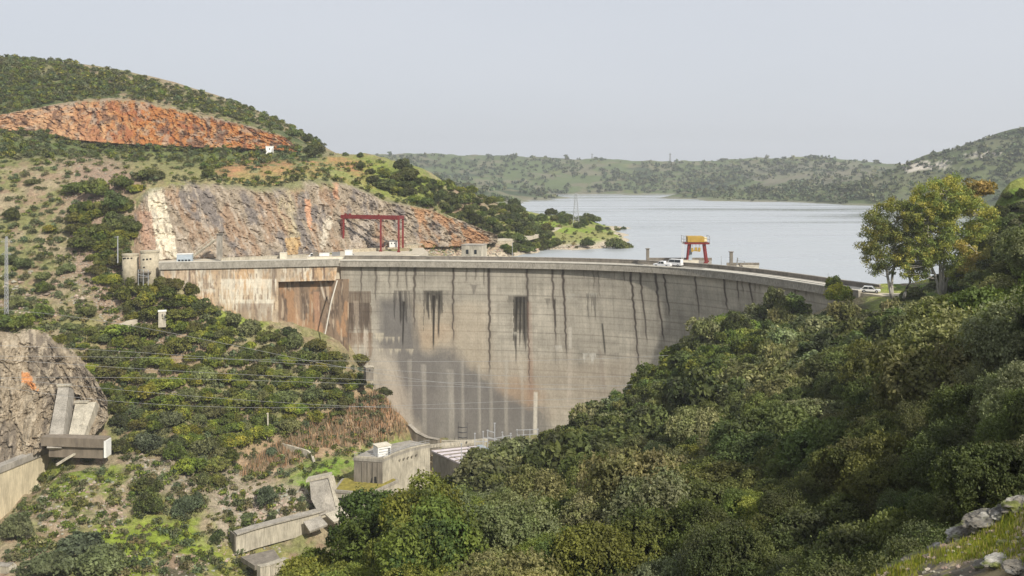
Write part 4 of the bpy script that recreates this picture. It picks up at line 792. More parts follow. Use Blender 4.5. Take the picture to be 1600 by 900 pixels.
def house(name, label, px, py, Y, w, dp, h, m, roof, rz=0, gable=False, win=2, z=None, door=True):
    p = P(px, py, Y)
    if z is not None: p[2] = z
    r = empty(name, label, 'building', tuple(p), rz); q = MB(); q.box((0, 0, h / 2 - 1), (w, dp, h + 2)); q.build('walls', m, r); q = MB()
    if gable: q.slab([(-w / 2 - .2, -dp / 2 - .2, h), (w / 2 + .2, -dp / 2 - .2, h), (w / 2 + .2, 0, h + dp * .28), (-w / 2 - .2, 0, h + dp * .28)], (0, 0, .12)); q.slab([(-w / 2 - .2, 0, h + dp * .28), (w / 2 + .2, 0, h + dp * .28), (w / 2 + .2, dp / 2 + .2, h), (-w / 2 - .2, dp / 2 + .2, h)], (0, 0, .12)); q.slab([(-w / 2, -dp / 2, h), (-w / 2, 0, h + dp * .27), (-w / 2, dp / 2, h)], (.1, 0, 0)); q.slab([(w / 2 - .1, -dp / 2, h), (w / 2 - .1, 0, h + dp * .27), (w / 2 - .1, dp / 2, h)], (.1, 0, 0))
    else: q.box((0, 0, h + .12), (w + .3, dp + .3, .24))
    q.build('roof', roof, r)
    for i in range(win): q = MB(); q.box((-w / 2 + w * (i + .7) / (win + .4), -dp / 2 - .02, h * .58), (w * .13, .08, h * .28)); q.build('window', M['glass'], r)
    if door: q = MB(); q.box((w * .34, -dp / 2 - .02, h * .35), (w * .14, .08, h * .7)); q.build('door', M['steel'], r)
    return r
house('house', 'tiny white house below the orange quarry face', 421, 238, 427, 3.4, 3, 2.6, M['white'], M['white'], .3, win=1)
house('shed', 'small white shed at the foot of the cliff seen between the gantry legs', 615, 384, 343, 2.8, 2.5, 1.7, M['white'], M['steel'], win=2, door=False)
house('intake_tower', 'blocky pale concrete intake tower standing in the water behind the crest', 741, 404, 332, 7.4, 6.5, 5.4, M['concrete_pale'], M['concrete'], -.28, win=2, z=-30.2, door=False)
house('hut', 'small white roofed hut on the slope below the dense trees', 253.5, 500, 272.5, 2.1, 2.0, 2.6, M['concrete_pale'], M['white'], .35, win=1)
house('valve_house', 'small stone valve house on the slope beside the arch', 576, 584, 280, 2.4, 2.0, 2.1, M['concrete_dark'], M['concrete_pale'], .5, win=1, door=False)
# --------------------------- works at the foot of the dam
def works():
    r = empty('tailrace_building', 'flat roofed concrete building with a long sunlit curved wall at the dam foot', 'building', (-32, 232, -88)); o = np.array((-32., 232, -88))
    def C(px, py, z): p = PZ(px, py, z); return p[:2] - o[:2]
    zt = -71.4; cr = C(598, 718, zt); lf = C(553, 715, zt); r1 = C(618, 709, zt); r2 = C(640, 701.5, zt); r3 = C(657, 697.5, zt); r4 = C(672, 695, zt); bk = C(640, 688, zt); bl = C(585, 699, zt)
    m = MB(); m.prism([lf, cr, r1, r2, r3, r4, bk, bl], -1, zt + 88 - .7); m.build('walls', M['concrete_pale'], r)
    m = MB(); g = 1.02; ctr = np.mean([lf, cr, r1, r2, r3, r4, bk, bl], axis=0); m.prism([ctr + (np.array(p) - ctr) * g for p in (lf, cr, r1, r2, r3, r4, bk, bl)], zt + 88 - .69, zt + 88); m.build('roof_slab', M['concrete'], r)
    m = MB()
    for a, b in ((cr, r1), (r1, r2), (r2, r3), (r3, r4), (lf, cr)):
        m.bar((*(ctr + (a - ctr) * .99), zt + 88.2), (*(ctr + (b - ctr) * .99), zt + 88.2), .35, .4)
    m.build('parapet', M['concrete_pale'], r)
    m = MB(); edge = [lf, cr, r1, r2, r3, r4]; e2 = [ctr + (np.array(p) - ctr) * .985 for p in edge]
    for a, b in zip(e2[:-1], e2[1:]):
        for zz in (.75, 1.25): m.bar((*a, zt + 88 + zz), (*b, zt + 88 + zz), .07)
        L_ = np.linalg.norm(b - a)
        for k in range(int(L_ / 1.6) + 1): q = a + (b - a) * min(1, k * 1.6 / L_); m.bar((*q, zt + 88), (*q, zt + 88 + 1.25), .07)
    m.build('railing', M['galv'], r)
    m = MB()
    for k in range(1, 6): q = r1 + (r3 - r1) * k / 6. ; m.box((q[0] + .1, q[1] - .25, zt + 88 - 1.8), (.35, .35, .35))
    m.build('drain_spout', M['concrete_dark'], r)
    # stained front panel and dark opening
    d = (cr - lf) / np.linalg.norm(cr - lf); n = np.array((d[1], -d[0])); 
    def fp(s, k, z): q = lf + d * s + n * k; return (q[0], q[1], z)
    Lf = np.linalg.norm(cr - lf); z1 = zt + 88 - .75
    m = MB(); m.slab([fp(.1, .06, z1 - 6.5), fp(Lf - .05, .06, z1 - 6.5), fp(Lf - .05, .06, z1), fp(.1, .06, z1)], (-n[0] * .05, -n[1] * .05, 0)); m.build('stained_wall', M['concrete_dark'], r)
    m = MB()
    for s in (2.2, 3.7, 5.1, 6.4): m.slab([fp(s, .3, z1 - 6), fp(s + .35, .3, z1 - 6), fp(s + .35, .3, z1 - .1), fp(s, .3, z1 - .1)], (-n[0] * .26, -n[1] * .26, 0))
    m.build('buttress', M['concrete_dark'], r)
    m = MB(); m.slab([fp(4.2, .11, z1 - 6), fp(6.2, .11, z1 - 6), fp(6.0, .11, z1 - 3.6), fp(4.8, .11, z1 - 3.9)], (-n[0] * .04, -n[1] * .04, 0)); m.build('opening', M['dark'], r)
    b = empty('roof_cabin', 'white panelled box standing on the roof of the tailrace building', 'cabin', tuple(P(597, 717, 236)), .55); b.location.z = zt + .02
    m = MB(); m.box((0, 0, 1.25), (3.6, 3.0, 2.5)); m.build('walls', M['white'], b); m = MB(); m.box((0, 0, 2.6), (3.9, 3.3, .2)); m.build('roof', M['cream'], b)
    m = MB(); m.box((0, -1.53, 1.2), (3.1, .06, .12)); m.box((0, -1.53, 1.9), (3.1, .06, .12)); m.box((1.3, -1.53, 1), (.7, .06, 1.9)); m.build('panel_seam', M['steel'], b)
    # lower terrace
    o2 = np.array((-40., 225, -92)); t = empty('lower_terrace', 'lower concrete terrace with a mossy roof and a dark opening in front', 'building', tuple(o2)); zt2 = -77.6
    def D(px, py): return PZ(px, py, zt2)[:2] - o2[:2]
    pl = [D(522, 765.5), D(578, 770), D(622, 750), D(600, 738), D(535, 748)]
    m = MB(); m.prism(pl, 0, zt2 + 92 - .6); m.build('walls', M['concrete_pale'], t); ctr = np.mean(pl, axis=0)
    m = MB(); m.prism([ctr + (p - ctr) * 1.03 for p in pl], zt2 + 92 - .59, zt2 + 92); m.build('roof_slab', M['concrete'], t)
    m = MB(); m.prism([ctr + (p - ctr) * .93 for p in pl], zt2 + 92.003, zt2 + 92.15); m.build('moss_cover', mat('moss', (.26, .22, .045), .95, n=((1.0, 4, .5, 1.2, (1, 1, 1)),)), t)
    d = (pl[1] - pl[0]) / np.linalg.norm(pl[1] - pl[0]); n = np.array((d[1], -d[0])); m = MB()
    q0 = pl[0] + d * .5 + n * .05; q1 = pl[0] + d * 6.5 + n * .05; m.slab([(*q0, 8.6), (*q1, 8.6), (*q1, 12.9), (*q0, 12.5)], (-n[0] * .04, -n[1] * .04, 0)); m.build('opening', M['dark'], t)
    # powerhouse with ribbed roof
    o3 = np.array((-14., 250, -92)); pw = empty('powerhouse', 'powerhouse with a low pale mauve roof crossed by dark ribs below the dam', 'building', tuple(o3)); zr = -76
    def E(px, py): return PZ(px, py, zr)[:2] - o3[:2]
    a, b_, c, dd = E(676, 704), E(731, 728.5), E(780, 720), E(744, 697)
    m = MB(); m.prism([a, b_, c, dd], 0, zr + 92 - .4); m.build('walls', M['concrete'], pw)
    ctr = (a + b_ + c + dd) / 4; e = [ctr + (p - ctr) * 1.04 for p in (a, b_, c, dd)]; m = MB(); m.prism(e, zr + 92 - .39, zr + 92); m.build('roof', M['mauve'], pw); m = MB()
    for k in range(7):
        t_ = (k + .0) / 6.; p = e[0] + (e[1] - e[0]) * t_; q = e[3] + (e[2] - e[3]) * t_; m.bar((*p, zr + 92.12), (*q, zr + 92.12), .3, .24)
    m.build('roof_rib', M['concrete_dark'], pw)
    d = (b_ - a) / np.linalg.norm(b_ - a); n = np.array((d[1], -d[0])); L = np.linalg.norm(b_ - a)
    for s in (.70, .86):
        fr = MB(); q = a + d * L * s + n * .06; fr.box((*q, 12.2), (1.9, .1, 1.9), math.atan2(d[1], d[0])); fo = fr.build('window', M['glass'], pw); w = MB()
        for k in (-.9, 0, .9): qq = q + d * k + n * .08; w.box((*qq, 12.2), (.16, .1, 2.0), math.atan2(d[1], d[0]))
        for k in (-.95, 0, .95): qq = q + n * .08; w.box((*qq, 12.2 + k), (1.9, .1, .14), math.atan2(d[1], d[0]))
        w.build('window_frame', M['white'], fo)
    m = MB(); m.bar((*(a + (-1, 1)), zr + 92.9), (*(dd + (3, 2.5)), zr + 93.1), .7, .8); m.build('rear_beam', M['concrete_pale'], pw)
    wall_run('retaining_wall', 'dark sloping concrete apron curving round the left foot of the arch', [P(640, 668, 290), P(652, 680, 288), P(668, 688, 286), P(686, 691.5, 284)], .9, 1.2, M['concrete_dark'], down=4)
    wall_run('retaining_wall', 'pale low wall crossing below the dam behind the ribbed roof', [P(690, 693, 276), P(720, 693, 276), P(760, 692, 276)], .8, .8, M['concrete_pale'], down=6)
    wall_run('pipe_duct', 'blue grey pipe duct lying right of the ribbed roof', [P(748, 700, 262), P(775, 713, 250), P(800, 725, 240)], .9, 1.6, M['bluegrey'], 'duct', cap=False, down=6)
    # steelwork of the switchyard
    def frame(label, posts, rails, w=.22):
        p0 = posts[0]; o = P(p0[0], p0[2], p0[3]); r = empty('switchyard_frame', label, 'steel frame', tuple(o))
        for px, pt, pb, Y in posts: m = MB(); a = P(px, pb + 6, Y) - o; b = P(px, pt, Y) - o; m.bar(a, b, w); m.box(b + (0, 0, .1), (w * 2, w * 2, .25)); m.build('post', M['galv'], r)
        for x0, y0, x1, y1, Y in rails: m = MB(); m.bar(P(x0, y0, Y) - o, P(x1, y1, Y) - o, w * .8); m.build('rail', M['galv'], r)
    frame('grey steel posts standing on the ribbed roof edge', [(742, 678, 706, 256), (755, 675, 714, 250), (721, 694, 722, 246)], [(742, 690, 762, 690, 256), (742, 699, 762, 699, 256), (755, 684, 800, 690, 250)])
    frame('tall pale steel frame with railings behind the powerhouse roof', [(762, 673, 696, 266), (773, 662, 700, 262), (785, 676, 688, 266), (798, 678, 688, 266)], [(762, 673, 773, 676, 266), (773, 685, 800, 680, 264), (762, 683, 773, 686, 266), (762, 693, 785, 688, 266), (785, 676, 787, 686, 266)], .26)
    frame('low steel railings at the right foot of the arch', [(808, 672, 690, 272), (818, 673, 694, 270), (828, 672, 696, 270), (840, 671, 692, 272)], [(806, 672, 842, 671, 271), (808, 680, 840, 678, 271), (812, 686, 842, 697, 268)], .2)
    # spillway walls downstream
    r = empty('spillway_wall', 'long pale concrete river wall with a broken right end, lower left of the powerhouse', 'wall', tuple(PZ(369, 868, -87)))
    o = np.array(r.location); tp = [P(369, 836, 211), P(400, 826, 214), P(440, 815.5, 218), P(480, 805.5, 222), P(522, 794, 227)]
    bt = [p + (0, 0, -4.6 - .9 * 0) for p in tp]; m = MB(); n = np.array((-1.2, 1.6, 0))
    for a, b, c_, d_ in zip(tp[:-1], tp[1:], bt[:-1], bt[1:]): m.slab([c_ - o, d_ - o, b - o, a - o], n)
    m.build('wall_face', M['concrete_pale'], r)
    m = MB()
    for a, b in zip(tp[:-1], tp[1:]): m.slab([a - o + (.3, -.4, .01), b - o + (.3, -.4, .01), b - o + (.3, -.4, .35), a - o + (.3, -.4, .35)], n * 1.2)
    m.build('coping', M['concrete'], r)
    m = MB(); m.slab([tp[0] - o + (-.05, 0, 0), tp[0] - o + n * 1.6, bt[0] - o + n * 1.6, bt[0] - o], (-.3, 0, 0)); m.build('shade_toned_end_wall', M['concrete_dark'], r)  # left-facing end given darker concrete to carry its shade
    r = empty('wing_wall', 'tall leaning concrete wing wall with a bright edge, left of the mossy terrace', 'wall', tuple(P(500, 795, 228))); o = np.array(r.location)
    m = MB(); m.slab([P(484, 754, 229) - o, P(514, 750, 229) - o, P(527, 796, 226) - o, P(500, 806, 224) - o, P(486, 780, 227) - o], (-.5, 2.4, 0)); m.build('wall_face', M['concrete'], r)
    m = MB(); m.slab([P(478, 750.5, 229.2) - o, P(515, 742.5, 230) - o, P(516, 746, 230) - o, P(478, 754, 229.2) - o], (0, 2.8, 0)); m.slab([P(513, 747, 228.8) - o, P(517, 746, 228.8) - o, P(531, 797, 225.6) - o, P(526, 798, 225.6) - o], (.3, 2.0, 0)); m.build('edge_beam', M['concrete_pale'], r)
    r = empty('rubble_apron', 'sloping pale concrete apron under the wing wall beside the river', 'apron', tuple(P(530, 806, 222))); o = np.array(r.location)
    m = MB(); m.slab([P(508, 803, 223) - o, P(533, 793, 225) - o, P(546, 806, 223) - o, P(522, 816, 221) - o], (0, .2, -.5)); m.build('slab', M['concrete_pale'], r)
    m = MB(); m.slab([P(474, 815, 220) - o, P(500, 806, 223) - o, P(512, 819, 221) - o, P(484, 830, 218) - o], (0, .2, -.5)); m.build('broken_slab', M['concrete'], r)
    r = empty('channel_floor', 'dark concrete channel floor in front of the pale river wall', 'channel', tuple(P(410, 872, 205))); o = np.array(r.location)
    m = MB(); m.slab([P(376, 870, 208) - o, P(428, 858, 212) - o, P(440, 876, 206) - o, P(398, 884, 203) - o], (0, 0, -1)); m.build('slab', M['concrete_dark'], r)
    wall_run('retaining_wall', 'short sunlit wall at the bottom of the picture beside the river', [P(404, 886, 198), P(420, 883, 200), P(447, 873, 205)], .1, 1.2, M['concrete_pale'], down=7)
    wall_run('retaining_wall', 'thin pale bent wall on the brown slope left of the tailrace building', [P(441, 697, 256), P(480, 708, 252), P(487, 713, 251), P(491, 726, 247)], .8, .6, M['concrete_pale'], cap=False, down=1)
    wall_run('retaining_wall', 'rough low stone wall under the shrubs above the spillway slots', [P(188, 634, 256), P(225, 624, 258), P(252, 618, 259), P(290, 620, 258)], 1.2, .8, M['stone'], down=2)
works()
def left_spillway():
    r = empty('spillway_wall', 'high sunlit concrete wall with an overhanging coping at the left edge of the picture', 'wall', tuple(P(77, 735, 238))); o = np.array(r.location)
    a = PZ(77, 698, -70.)*1; b = PZ(0, 729, -70.); c = PZ(-90, 768, -70.); m = MB(); w = np.array((-2., .3, 0))
    zb = np.array((0, 0, -16.))
    def col_sw(p): return p
    for p, q in ((a, b), (b, c)): m.slab([p - o + zb, q - o + zb, q - o, p - o], w)
    m.build('wall_face', M['sunwall'], r); m = MB()
    for p, q in ((a, b), (b, c)): m.slab([p - o + (.35, 0, -1.5), q - o + (.35, 0, -1.5), q - o + (.35, 0, .02), p - o + (.35, 0, .02)], w * 1.25)
    m.build('coping', M['concrete'], r)
    r = empty('road_bridge', 'short dark concrete bridge deck crossing in front of the two spillway chutes', 'bridge', tuple(P(112, 715, 235))); o = np.array(r.location)
    A_ = P(64, 683, 231.5); B_ = P(164, 686.5, 229.6); m = MB(); m.slab([A_ - o + (0, 0, -2.2), B_ - o + (0, 0, -2.2), B_ - o, A_ - o], (0, 3.2, 0)); m.build('parapet_beam', M['concrete_brown'], r)
    m = MB(); m.slab([A_ - o + (1.6, .7, -5.2), B_ - o + (-.4, .7, -5.0), B_ - o + (-.4, .7, -2.21), A_ - o + (1.6, .7, -2.21)], (0, 2.0, 0)); m.build('girder', M['concrete_brown'], r)
    m = MB(); m.slab([B_ - o + (-.25, -.06, -4.6), B_ - o + (.3, -.06, -4.6), B_ - o + (.3, -.06, -.4), B_ - o + (-.25, -.06, -.4)], (0, 3, 0)); m.build('end_post', M['white'], r)
    for lb, tl, tr, bl, br, Yt, Yb in (('left and taller of the two concrete spillway chute walls under the crag', 91, 108, 73, 96, cast(91, 606)[1] - 6.5, 231.0), ('right and shorter concrete spillway chute wall under the crag', 118, 150, 103, 122, cast(125, 632)[1] - 6.5, 231.5)):
        py = 603 if tl == 91 else 629; r = empty('chute_wall', lb, 'chute', tuple(P(bl, 690, Yb))); o = np.array(r.location); m = MB()
        m.slab([P(tl, py, Yt) - o, P(bl, 700, Yb) - o, P(br, 700, Yb) - o, P(min(tr, tl + 17), py, Yt) - o], (0, 3.2, -2.2)); m.build('top_face', M['concrete_pale'] if tl > 100 else M['concrete'], r)
        if tl > 100: m = MB(); m.slab([P(tl + 15, py - .2, Yt) - o, P(br - 2, 700, Yb) - o, P(br + 6, 690, Yb + 2) - o, P(tr, py - 1, Yt + 1) - o], (0, 2.4, -1.8)); m.build('side_face', M['concrete_pale'], r)
        m = MB(); m.bar(P(tl - 1, py - 1, Yt) - o, P(tl + 20, py - 1.5, Yt) - o, 1.2, .5); m.build('head_beam', M['concrete_pale'], r)
    wall_run('footbridge_rail', 'pale sloping railing left of the dark bridge deck', [P(50, 712, 236), P(66, 690, 237)], .5, .3, M['concrete_pale'], 'railing', cap=False)
    wall_run('low_wall', 'pale sloping kerb emerging beneath the right end of the dark bridge', [P(88, 728, 228), P(104, 718, 230), P(122, 708, 232)], .5, .5, M['concrete_pale'], cap=False)
    r = empty('low_wall', 'pale broken concrete at the bottom left corner', 'wall', tuple(P(5, 892, 186))); m = MB(); m.slab([(-12, 0, -3), (3.4, -1, -3), (3.4, -1, .2), (1.6, -1, 1.2), (-12, 0, 1.4)], (0, 2, 0)); m.build('masonry', M['concrete_pale'], r)
    m = MB(); m.slab([(-12, -.1, 1.41), (1.6, -1.1, 1.21), (1.6, 1.1, 1.21), (-12, 2, 1.41)], (0, 0, .15)); m.build('coping', M['concrete'], r)
M['concrete_brown'] = mat('brown_concrete', (.20, .165, .125), .92, n=((.8, 5, .65, 1.25, (1, 1, .25)),), bump=(2.5, .3, .1))
M['sunwall'] = mat('stained_pale_concrete', (.60, .52, .36), .9, n=((.35, 5, .7, 1.15, (1, 1, .35)), (2.2, 4, .72, 1.15, (1.6, 1.6, .16))), bump=(2.5, .3, .1))
left_spillway()
# --------------------------- poles, pylons, wires
def lattice(name, label, base, h, w0, w1, m, arms=(), cat='pylon', bw=.12, grp=None, secs=8):
    r = empty(name, label, cat, tuple(base), 0, grp); q = MB(); cs = [(-1, -1), (1, -1), (1, 1), (-1, 1)]
    for sx, sy in cs: q.bar((sx * w0 / 2, sy * w0 / 2, -.5), (sx * w1 / 2, sy * w1 / 2, h), bw)
    for i in range(secs):
        t0 = i / secs; t1 = (i + 1) / secs; a = w0 + (w1 - w0) * t0; b = w0 + (w1 - w0) * t1
        for k in range(4):
            p = cs[k]; n = cs[(k + 1) % 4]; q.bar((p[0] * a / 2, p[1] * a / 2, h * t0), (n[0] * b / 2, n[1] * b / 2, h * t1), bw * .7)
            q.bar((p[0] * b / 2, p[1] * b / 2, h * t1), (n[0] * b / 2, n[1] * b / 2, h * t1), bw * .7)
    q.build('lattice_mast', m, r)
    for z, l in arms: q = MB(); q.bar((-l, 0, z), (l, 0, z), bw * 1.2); q.bar((-l, 0, z), (0, 0, z + 1), bw * .8); q.bar((l, 0, z), (0, 0, z + 1), bw * .8); q.build('cross_arm', m, r)
    return r
pb = cast(10, 496); lattice('lattice_pole', 'slim pale lattice power pole on the left slope above the crag', P(10, 494, pb[1]), 22.5, .8, .45, M['galv'], ((21, 1.6), (17.5, 1.4)), 'pole', .08, secs=18)
pb = P(800 + 100, 349, 476); lattice('pylon', 'grey lattice pylon among the trees of the small peninsula', (pb[0], pb[1], pb[2]), 15.5, 3.2, .8, M['galv'], ((14.6, 2.0), (12.5, 2.4)), bw=.16)
for px, pt, pbm, lb in ((925, 239, 250, 'far lattice pylon on the ridge beyond the middle of the lake'), (1047, 238, 254, 'tallest far pylon on the flat ridge above the lake'), (1198, 240, 250, 'faint far pylon on the ridge left of the rounded hill')):
    lattice('pylon', lb, P(px, pbm + 1, 2100), (pbm - pt) / F * 2100, 3.6, 1.2, M['steel'], (((pbm - pt) / F * 2100 * .85, 3.5),), bw=.45, secs=4)
def pole(name, label, px, pt, pbm, Y, m, arm=1.0, r0=.16):
    b = P(px, pbm, Y); h = (pbm - pt) / F * Y; r = empty(name, label, 'pole', tuple(b)); q = MB(); q.tube([(0, 0, -.6), (0, 0, h)], [r0, r0 * .7], 8); q.build('shaft', m, r); q = MB(); q.bar((-arm, 0, h * .96), (arm * .3, 0, h * .98), r0 * .8); q.build('arm', m, r)
pole('lamp_post', 'pale lamp post beside the shorter round tower', 184, 369, 408, 289, M['galv'], 1.0, .2)
pole('utility_pole', 'bare weathered pole on the brushy slope above the bent wall', 418.5, 645, 688, 258, M['cream'], .4, .22)
pole('lamp_post', 'thin pale post on the crest in front of the dark lakeside trees', 800.5, 379, 402, 300, M['galv'], .1, .09)
pole('lamp_post', 'very thin post on the right part of the crest', 1294, 427, 444, 232, M['galv'], .1, .08)
pole('lamp_post', 'thin post between the portal crane and the short platform', 1127, 400, 412, 276, M['galv'], .1, .08)
M['wire'] = mat('wire', (.34, .34, .33), .5)
def wire(label, pts, Y0, Y1, r=.035):
    pts = np.array(pts, float); t = np.linspace(0, 1, 40); x = np.interp(t, np.linspace(0, 1, len(pts)), pts[:, 0]); cf = np.polyfit(pts[:, 0], pts[:, 1], min(3, len(pts) - 1)); y = np.polyval(cf, x)
    V = [P(a, b, Y0 + (Y1 - Y0) * k) for a, b, k in zip(x, y, t)]; m = MB(); m.tube(V, r, 5); tag(m.build('power_line', M['wire']), label, 'wire', 'power lines slung across the gorge')
wlab = 'thin pale power line slung across the gorge in front of the dam'
for pts in ([(-20, 538), (190, 552), (420, 566), (600, 572), (850, 592), (1000, 590), (1100, 580)], [(-20, 556), (200, 560), (400, 561), (640, 564), (960, 561), (1110, 550)], [(-20, 558), (160, 575), (360, 588), (600, 583), (800, 606), (960, 606), (1080, 600)],
            [(-20, 590), (200, 590), (400, 600), (560, 592), (760, 606), (900, 612), (1040, 605)], [(-20, 590), (190, 606), (380, 628), (500, 633), (700, 637), (900, 634), (1000, 628)], [(-20, 600), (250, 632), (440, 640), (620, 628), (840, 630), (1000, 618)],
            [(-10, 485), (120, 492), (260, 520), (460, 560), (620, 590), (800, 604), (1000, 600)]): wire(wlab, pts, 232, 205)
# ------------------------------------------------------------------ vegetation
def leafmat(name, trans=.22): return mat(name, attr=True, rough=.62, spec=.22, objrand=.32, trans=trans)
M['leaf'] = leafmat('foliage')
M['leafstuff'] = mat('scrub_foliage', attr=True, rough=.75, spec=.12, trans=.12)
M['trunk'] = mat('pale_bark', (.46, .43, .37), .9, n=((1.5, 3, .6, 1.15, (1, 1, .35)),))
def unit(rng, n): v = rng.normal(size=(n, 3)); return v / np.linalg.norm(v, axis=1, keepdims=True)
def quads(c, nrm, size, rng, asp=.6, droop=0):
    n = len(c); a = np.cross(nrm, unit(rng, n)); a /= np.linalg.norm(a, axis=1, keepdims=True) + 1e-9
    if droop: a = a * (1 - droop) + np.array((0, 0, -1.)) * droop; a /= np.linalg.norm(a, axis=1, keepdims=True)
    b = np.cross(nrm, a); b /= np.linalg.norm(b, axis=1, keepdims=True) + 1e-9; s = np.asarray(size).reshape(-1, 1) * np.ones((n, 1))
    V = np.stack((c - a * s, c + b * s * asp - a * s * .1, c + a * s, c - b * s * asp + a * s * .1), 1).reshape(-1, 3)
    return V, np.arange(4 * n).reshape(-1, 4)
def crown(seed, n, leaf, cols, flat=.8, nl=18, lob=(.3, .5), spread=.62, gap=.42, asp=.6, up=0.):
    """unit crown: lumps of leaves spread through a dome of radius 1, base at z=0"""
    rng = RS(seed); d = unit(rng, nl); d[:, 2] = np.abs(d[:, 2]) * 1.0 - .25; lc = d * spread * rng.uniform(.35, 1.3, (nl, 1)); lc[:, 2] = lc[:, 2] * flat + flat * .62
    lr = rng.uniform(lob[0], lob[1], nl); pr = lr**2 / np.sum(lr**2); k = rng.choice(nl, int(n * 1.7), p=pr); u = unit(rng, len(k)); u[:, 2] = np.where(u[:, 2] < -.45, -u[:, 2], u[:, 2])
    rad = rng.uniform(.5, 1.0, len(k))**.6 * (1 + .45 * (fbm(u[:, 0] * 2.6 + k * 3.1, u[:, 1] * 2.6, u[:, 2] * 2.6, 3, seed + 3) - .45)) + .10 * np.abs(rng.normal(size=len(k))); p = lc[k] + u * (lr[k] * rad)[:, None] * (1, 1, flat + .1)
    g = vn(p[:, 0] * 6, p[:, 1] * 6, p[:, 2] * 6, seed) * .5 + vn(p[:, 0] * 15, p[:, 1] * 15, p[:, 2] * 15, seed + 1) * .5
    keep = (g > gap) & (p[:, 2] > -.05); p = p[keep][:n]; u = u[keep][:n]; k = k[keep][:n]
    nn = u + unit(rng, len(p)) * 1.0 + (0, 0, up); nn /= np.linalg.norm(nn, axis=1, keepdims=True)
    V, Fq = quads(p, nn, leaf * rng.uniform(.6, 1.35, len(p)), rng, asp)
    base = np.array(cols)[rng.choice(len(cols), nl)][k]; hue = vn(p[:, 0] * 3, p[:, 1] * 3, p[:, 2] * 3, seed + 7)
    c = base * (.55 + .9 * hue)[:, None] * rng.uniform(.72, 1.32, (len(p), 1)); c = np.repeat(c, 4, axis=0)
    return V, Fq, c
def limbs(seed, r, h, ncol=6, bark=None):
    rng = RS(seed); m = MB(); m.tube([(0, 0, -.6), (.05, .02, h * .25), (0.1, -.05, h * .5)], [r * 1.2, r, r * .8], 7)
    for i in range(ncol):
        a = rng.uniform(0, 6.28); e = rng.uniform(.3, .5); m.tube([(.08, 0, h * rng.uniform(.15, .3)), (math.cos(a) * e * .5, math.sin(a) * e * .5, h * .4), (math.cos(a) * e, math.sin(a) * e, h * rng.uniform(.5, .62))], [r * .6, r * .35, r * .12], 5)
    return m
DKG = [(.074, .092, .026), (.088, .106, .03), (.108, .12, .034), (.074, .08, .03)]
OLV = [(.165, .168, .078), (.195, .192, .088), (.13, .142, .058), (.16, .175, .066)]
BRG = [(.10, .13, .026), (.135, .155, .03), (.08, .105, .026), (.17, .18, .034)]
YEL = [(.25, .26, .04), (.29, .28, .04), (.17, .20, .035)]
GRY = [(.10, .12, .058), (.12, .138, .07), (.085, .10, .048)]
pal = {'oak': DKG, 'olive': OLV, 'green': BRG, 'grey': GRY, 'yellow': YEL}
LOD = {'near': (62000, .019), 'mid': (26000, .031), 'far': (5200, .078), 'tiny': (700, .19)}
VAR = {}
def variants(kind, lod, nv=4):
    key = (kind, lod)
    if key not in VAR:
        L = []; n, lf = LOD[lod]
        for i in range(nv):
            V, Fq, c = crown(hash_(kind) * 31 + i * 7 + len(lod), n, lf, pal[kind], flat=(.75, .95, .62, .8)[i % 4], nl=(26, 38, 22, 30)[i % 4], lob=(.16, .46), gap=.46 if kind != 'olive' else .48)
            cm = mesh_np('crown', V, Fq, M['leaf'], c); tm = None
            if lod in ('near', 'mid'):
                m = limbs(i + 5, .055, 1.1); Vt = np.concatenate(m.v); g = {}
                for f in m.f: g.setdefault(len(f), []).append(f)
                tm = mesh_np('trunk', Vt, [np.array(x) for x in g.values()], M['bark'])
            L.append((cm, tm))
        VAR[key] = L
    return VAR[key]
def hash_(s): return sum(ord(ch) * (i + 3) for i, ch in enumerate(s)) % 997
def plant(kind, name, label, cat, group, p, r, rng, lod, hz=1., tint=None, vi=None):
    V = variants(kind, lod); cm, tm = V[rng.randint(len(V)) if vi is None else vi]; e_ = (.88, 1.12) if lod != 'far' else (.72, 1.4); sc = (r * rng.uniform(*e_), r * rng.uniform(*e_), r * hz); rz = rng.uniform(0, 6.28)
    if tint is None: t = rng.uniform(-.09, .06); tint = (1 + t + rng.uniform(-.04, .04), 1 + rng.uniform(-.06, .06), 1 - t * 1.6 + rng.uniform(-.08, .06))
    if tm is None:
        o = bpy.data.objects.new(name, cm); col.objects.link(o); o.location = p; o.rotation_euler = (0, 0, rz); o.scale = sc; o.color = (*tint, 1); return tag(o, label, cat, group)
    o = empty(name, label, cat, tuple(p), rz, group); o.scale = sc
    for nm, me in (('trunk', tm), ('crown', cm)): ch = bpy.data.objects.new(nm, me); col.objects.link(ch); ch.parent = o; ch.color = (*tint, 1)
    return o
def spots(poly, spacing, n, rng, taken, ymin=20, ymax=3000, szr=(1., 1.)):
    xs = [q[0] for q in poly]; ys = [q[1] for q in poly]; out = []
    for _ in range(n * 30):
        if len(out) >= n: break
        px = rng.uniform(min(xs), max(xs)); py = rng.uniform(min(ys), max(ys))
        if not inpoly(np.array(px), np.array(py), poly): continue
        if not (-320 < px < 1900): continue
        c = cast(px, py, ymin, ymax)
        if c is None: continue
        r = rng.uniform(*szr); rp = r / c[1] * F
        if any((px - a)**2 + ((py - b) * 1.25)**2 < (spacing * (rp + q))**2 for a, b, q in taken): continue
        taken.append((px, py, rp)); out.append((px, py, c, r))
    return out
rng = RS(77)
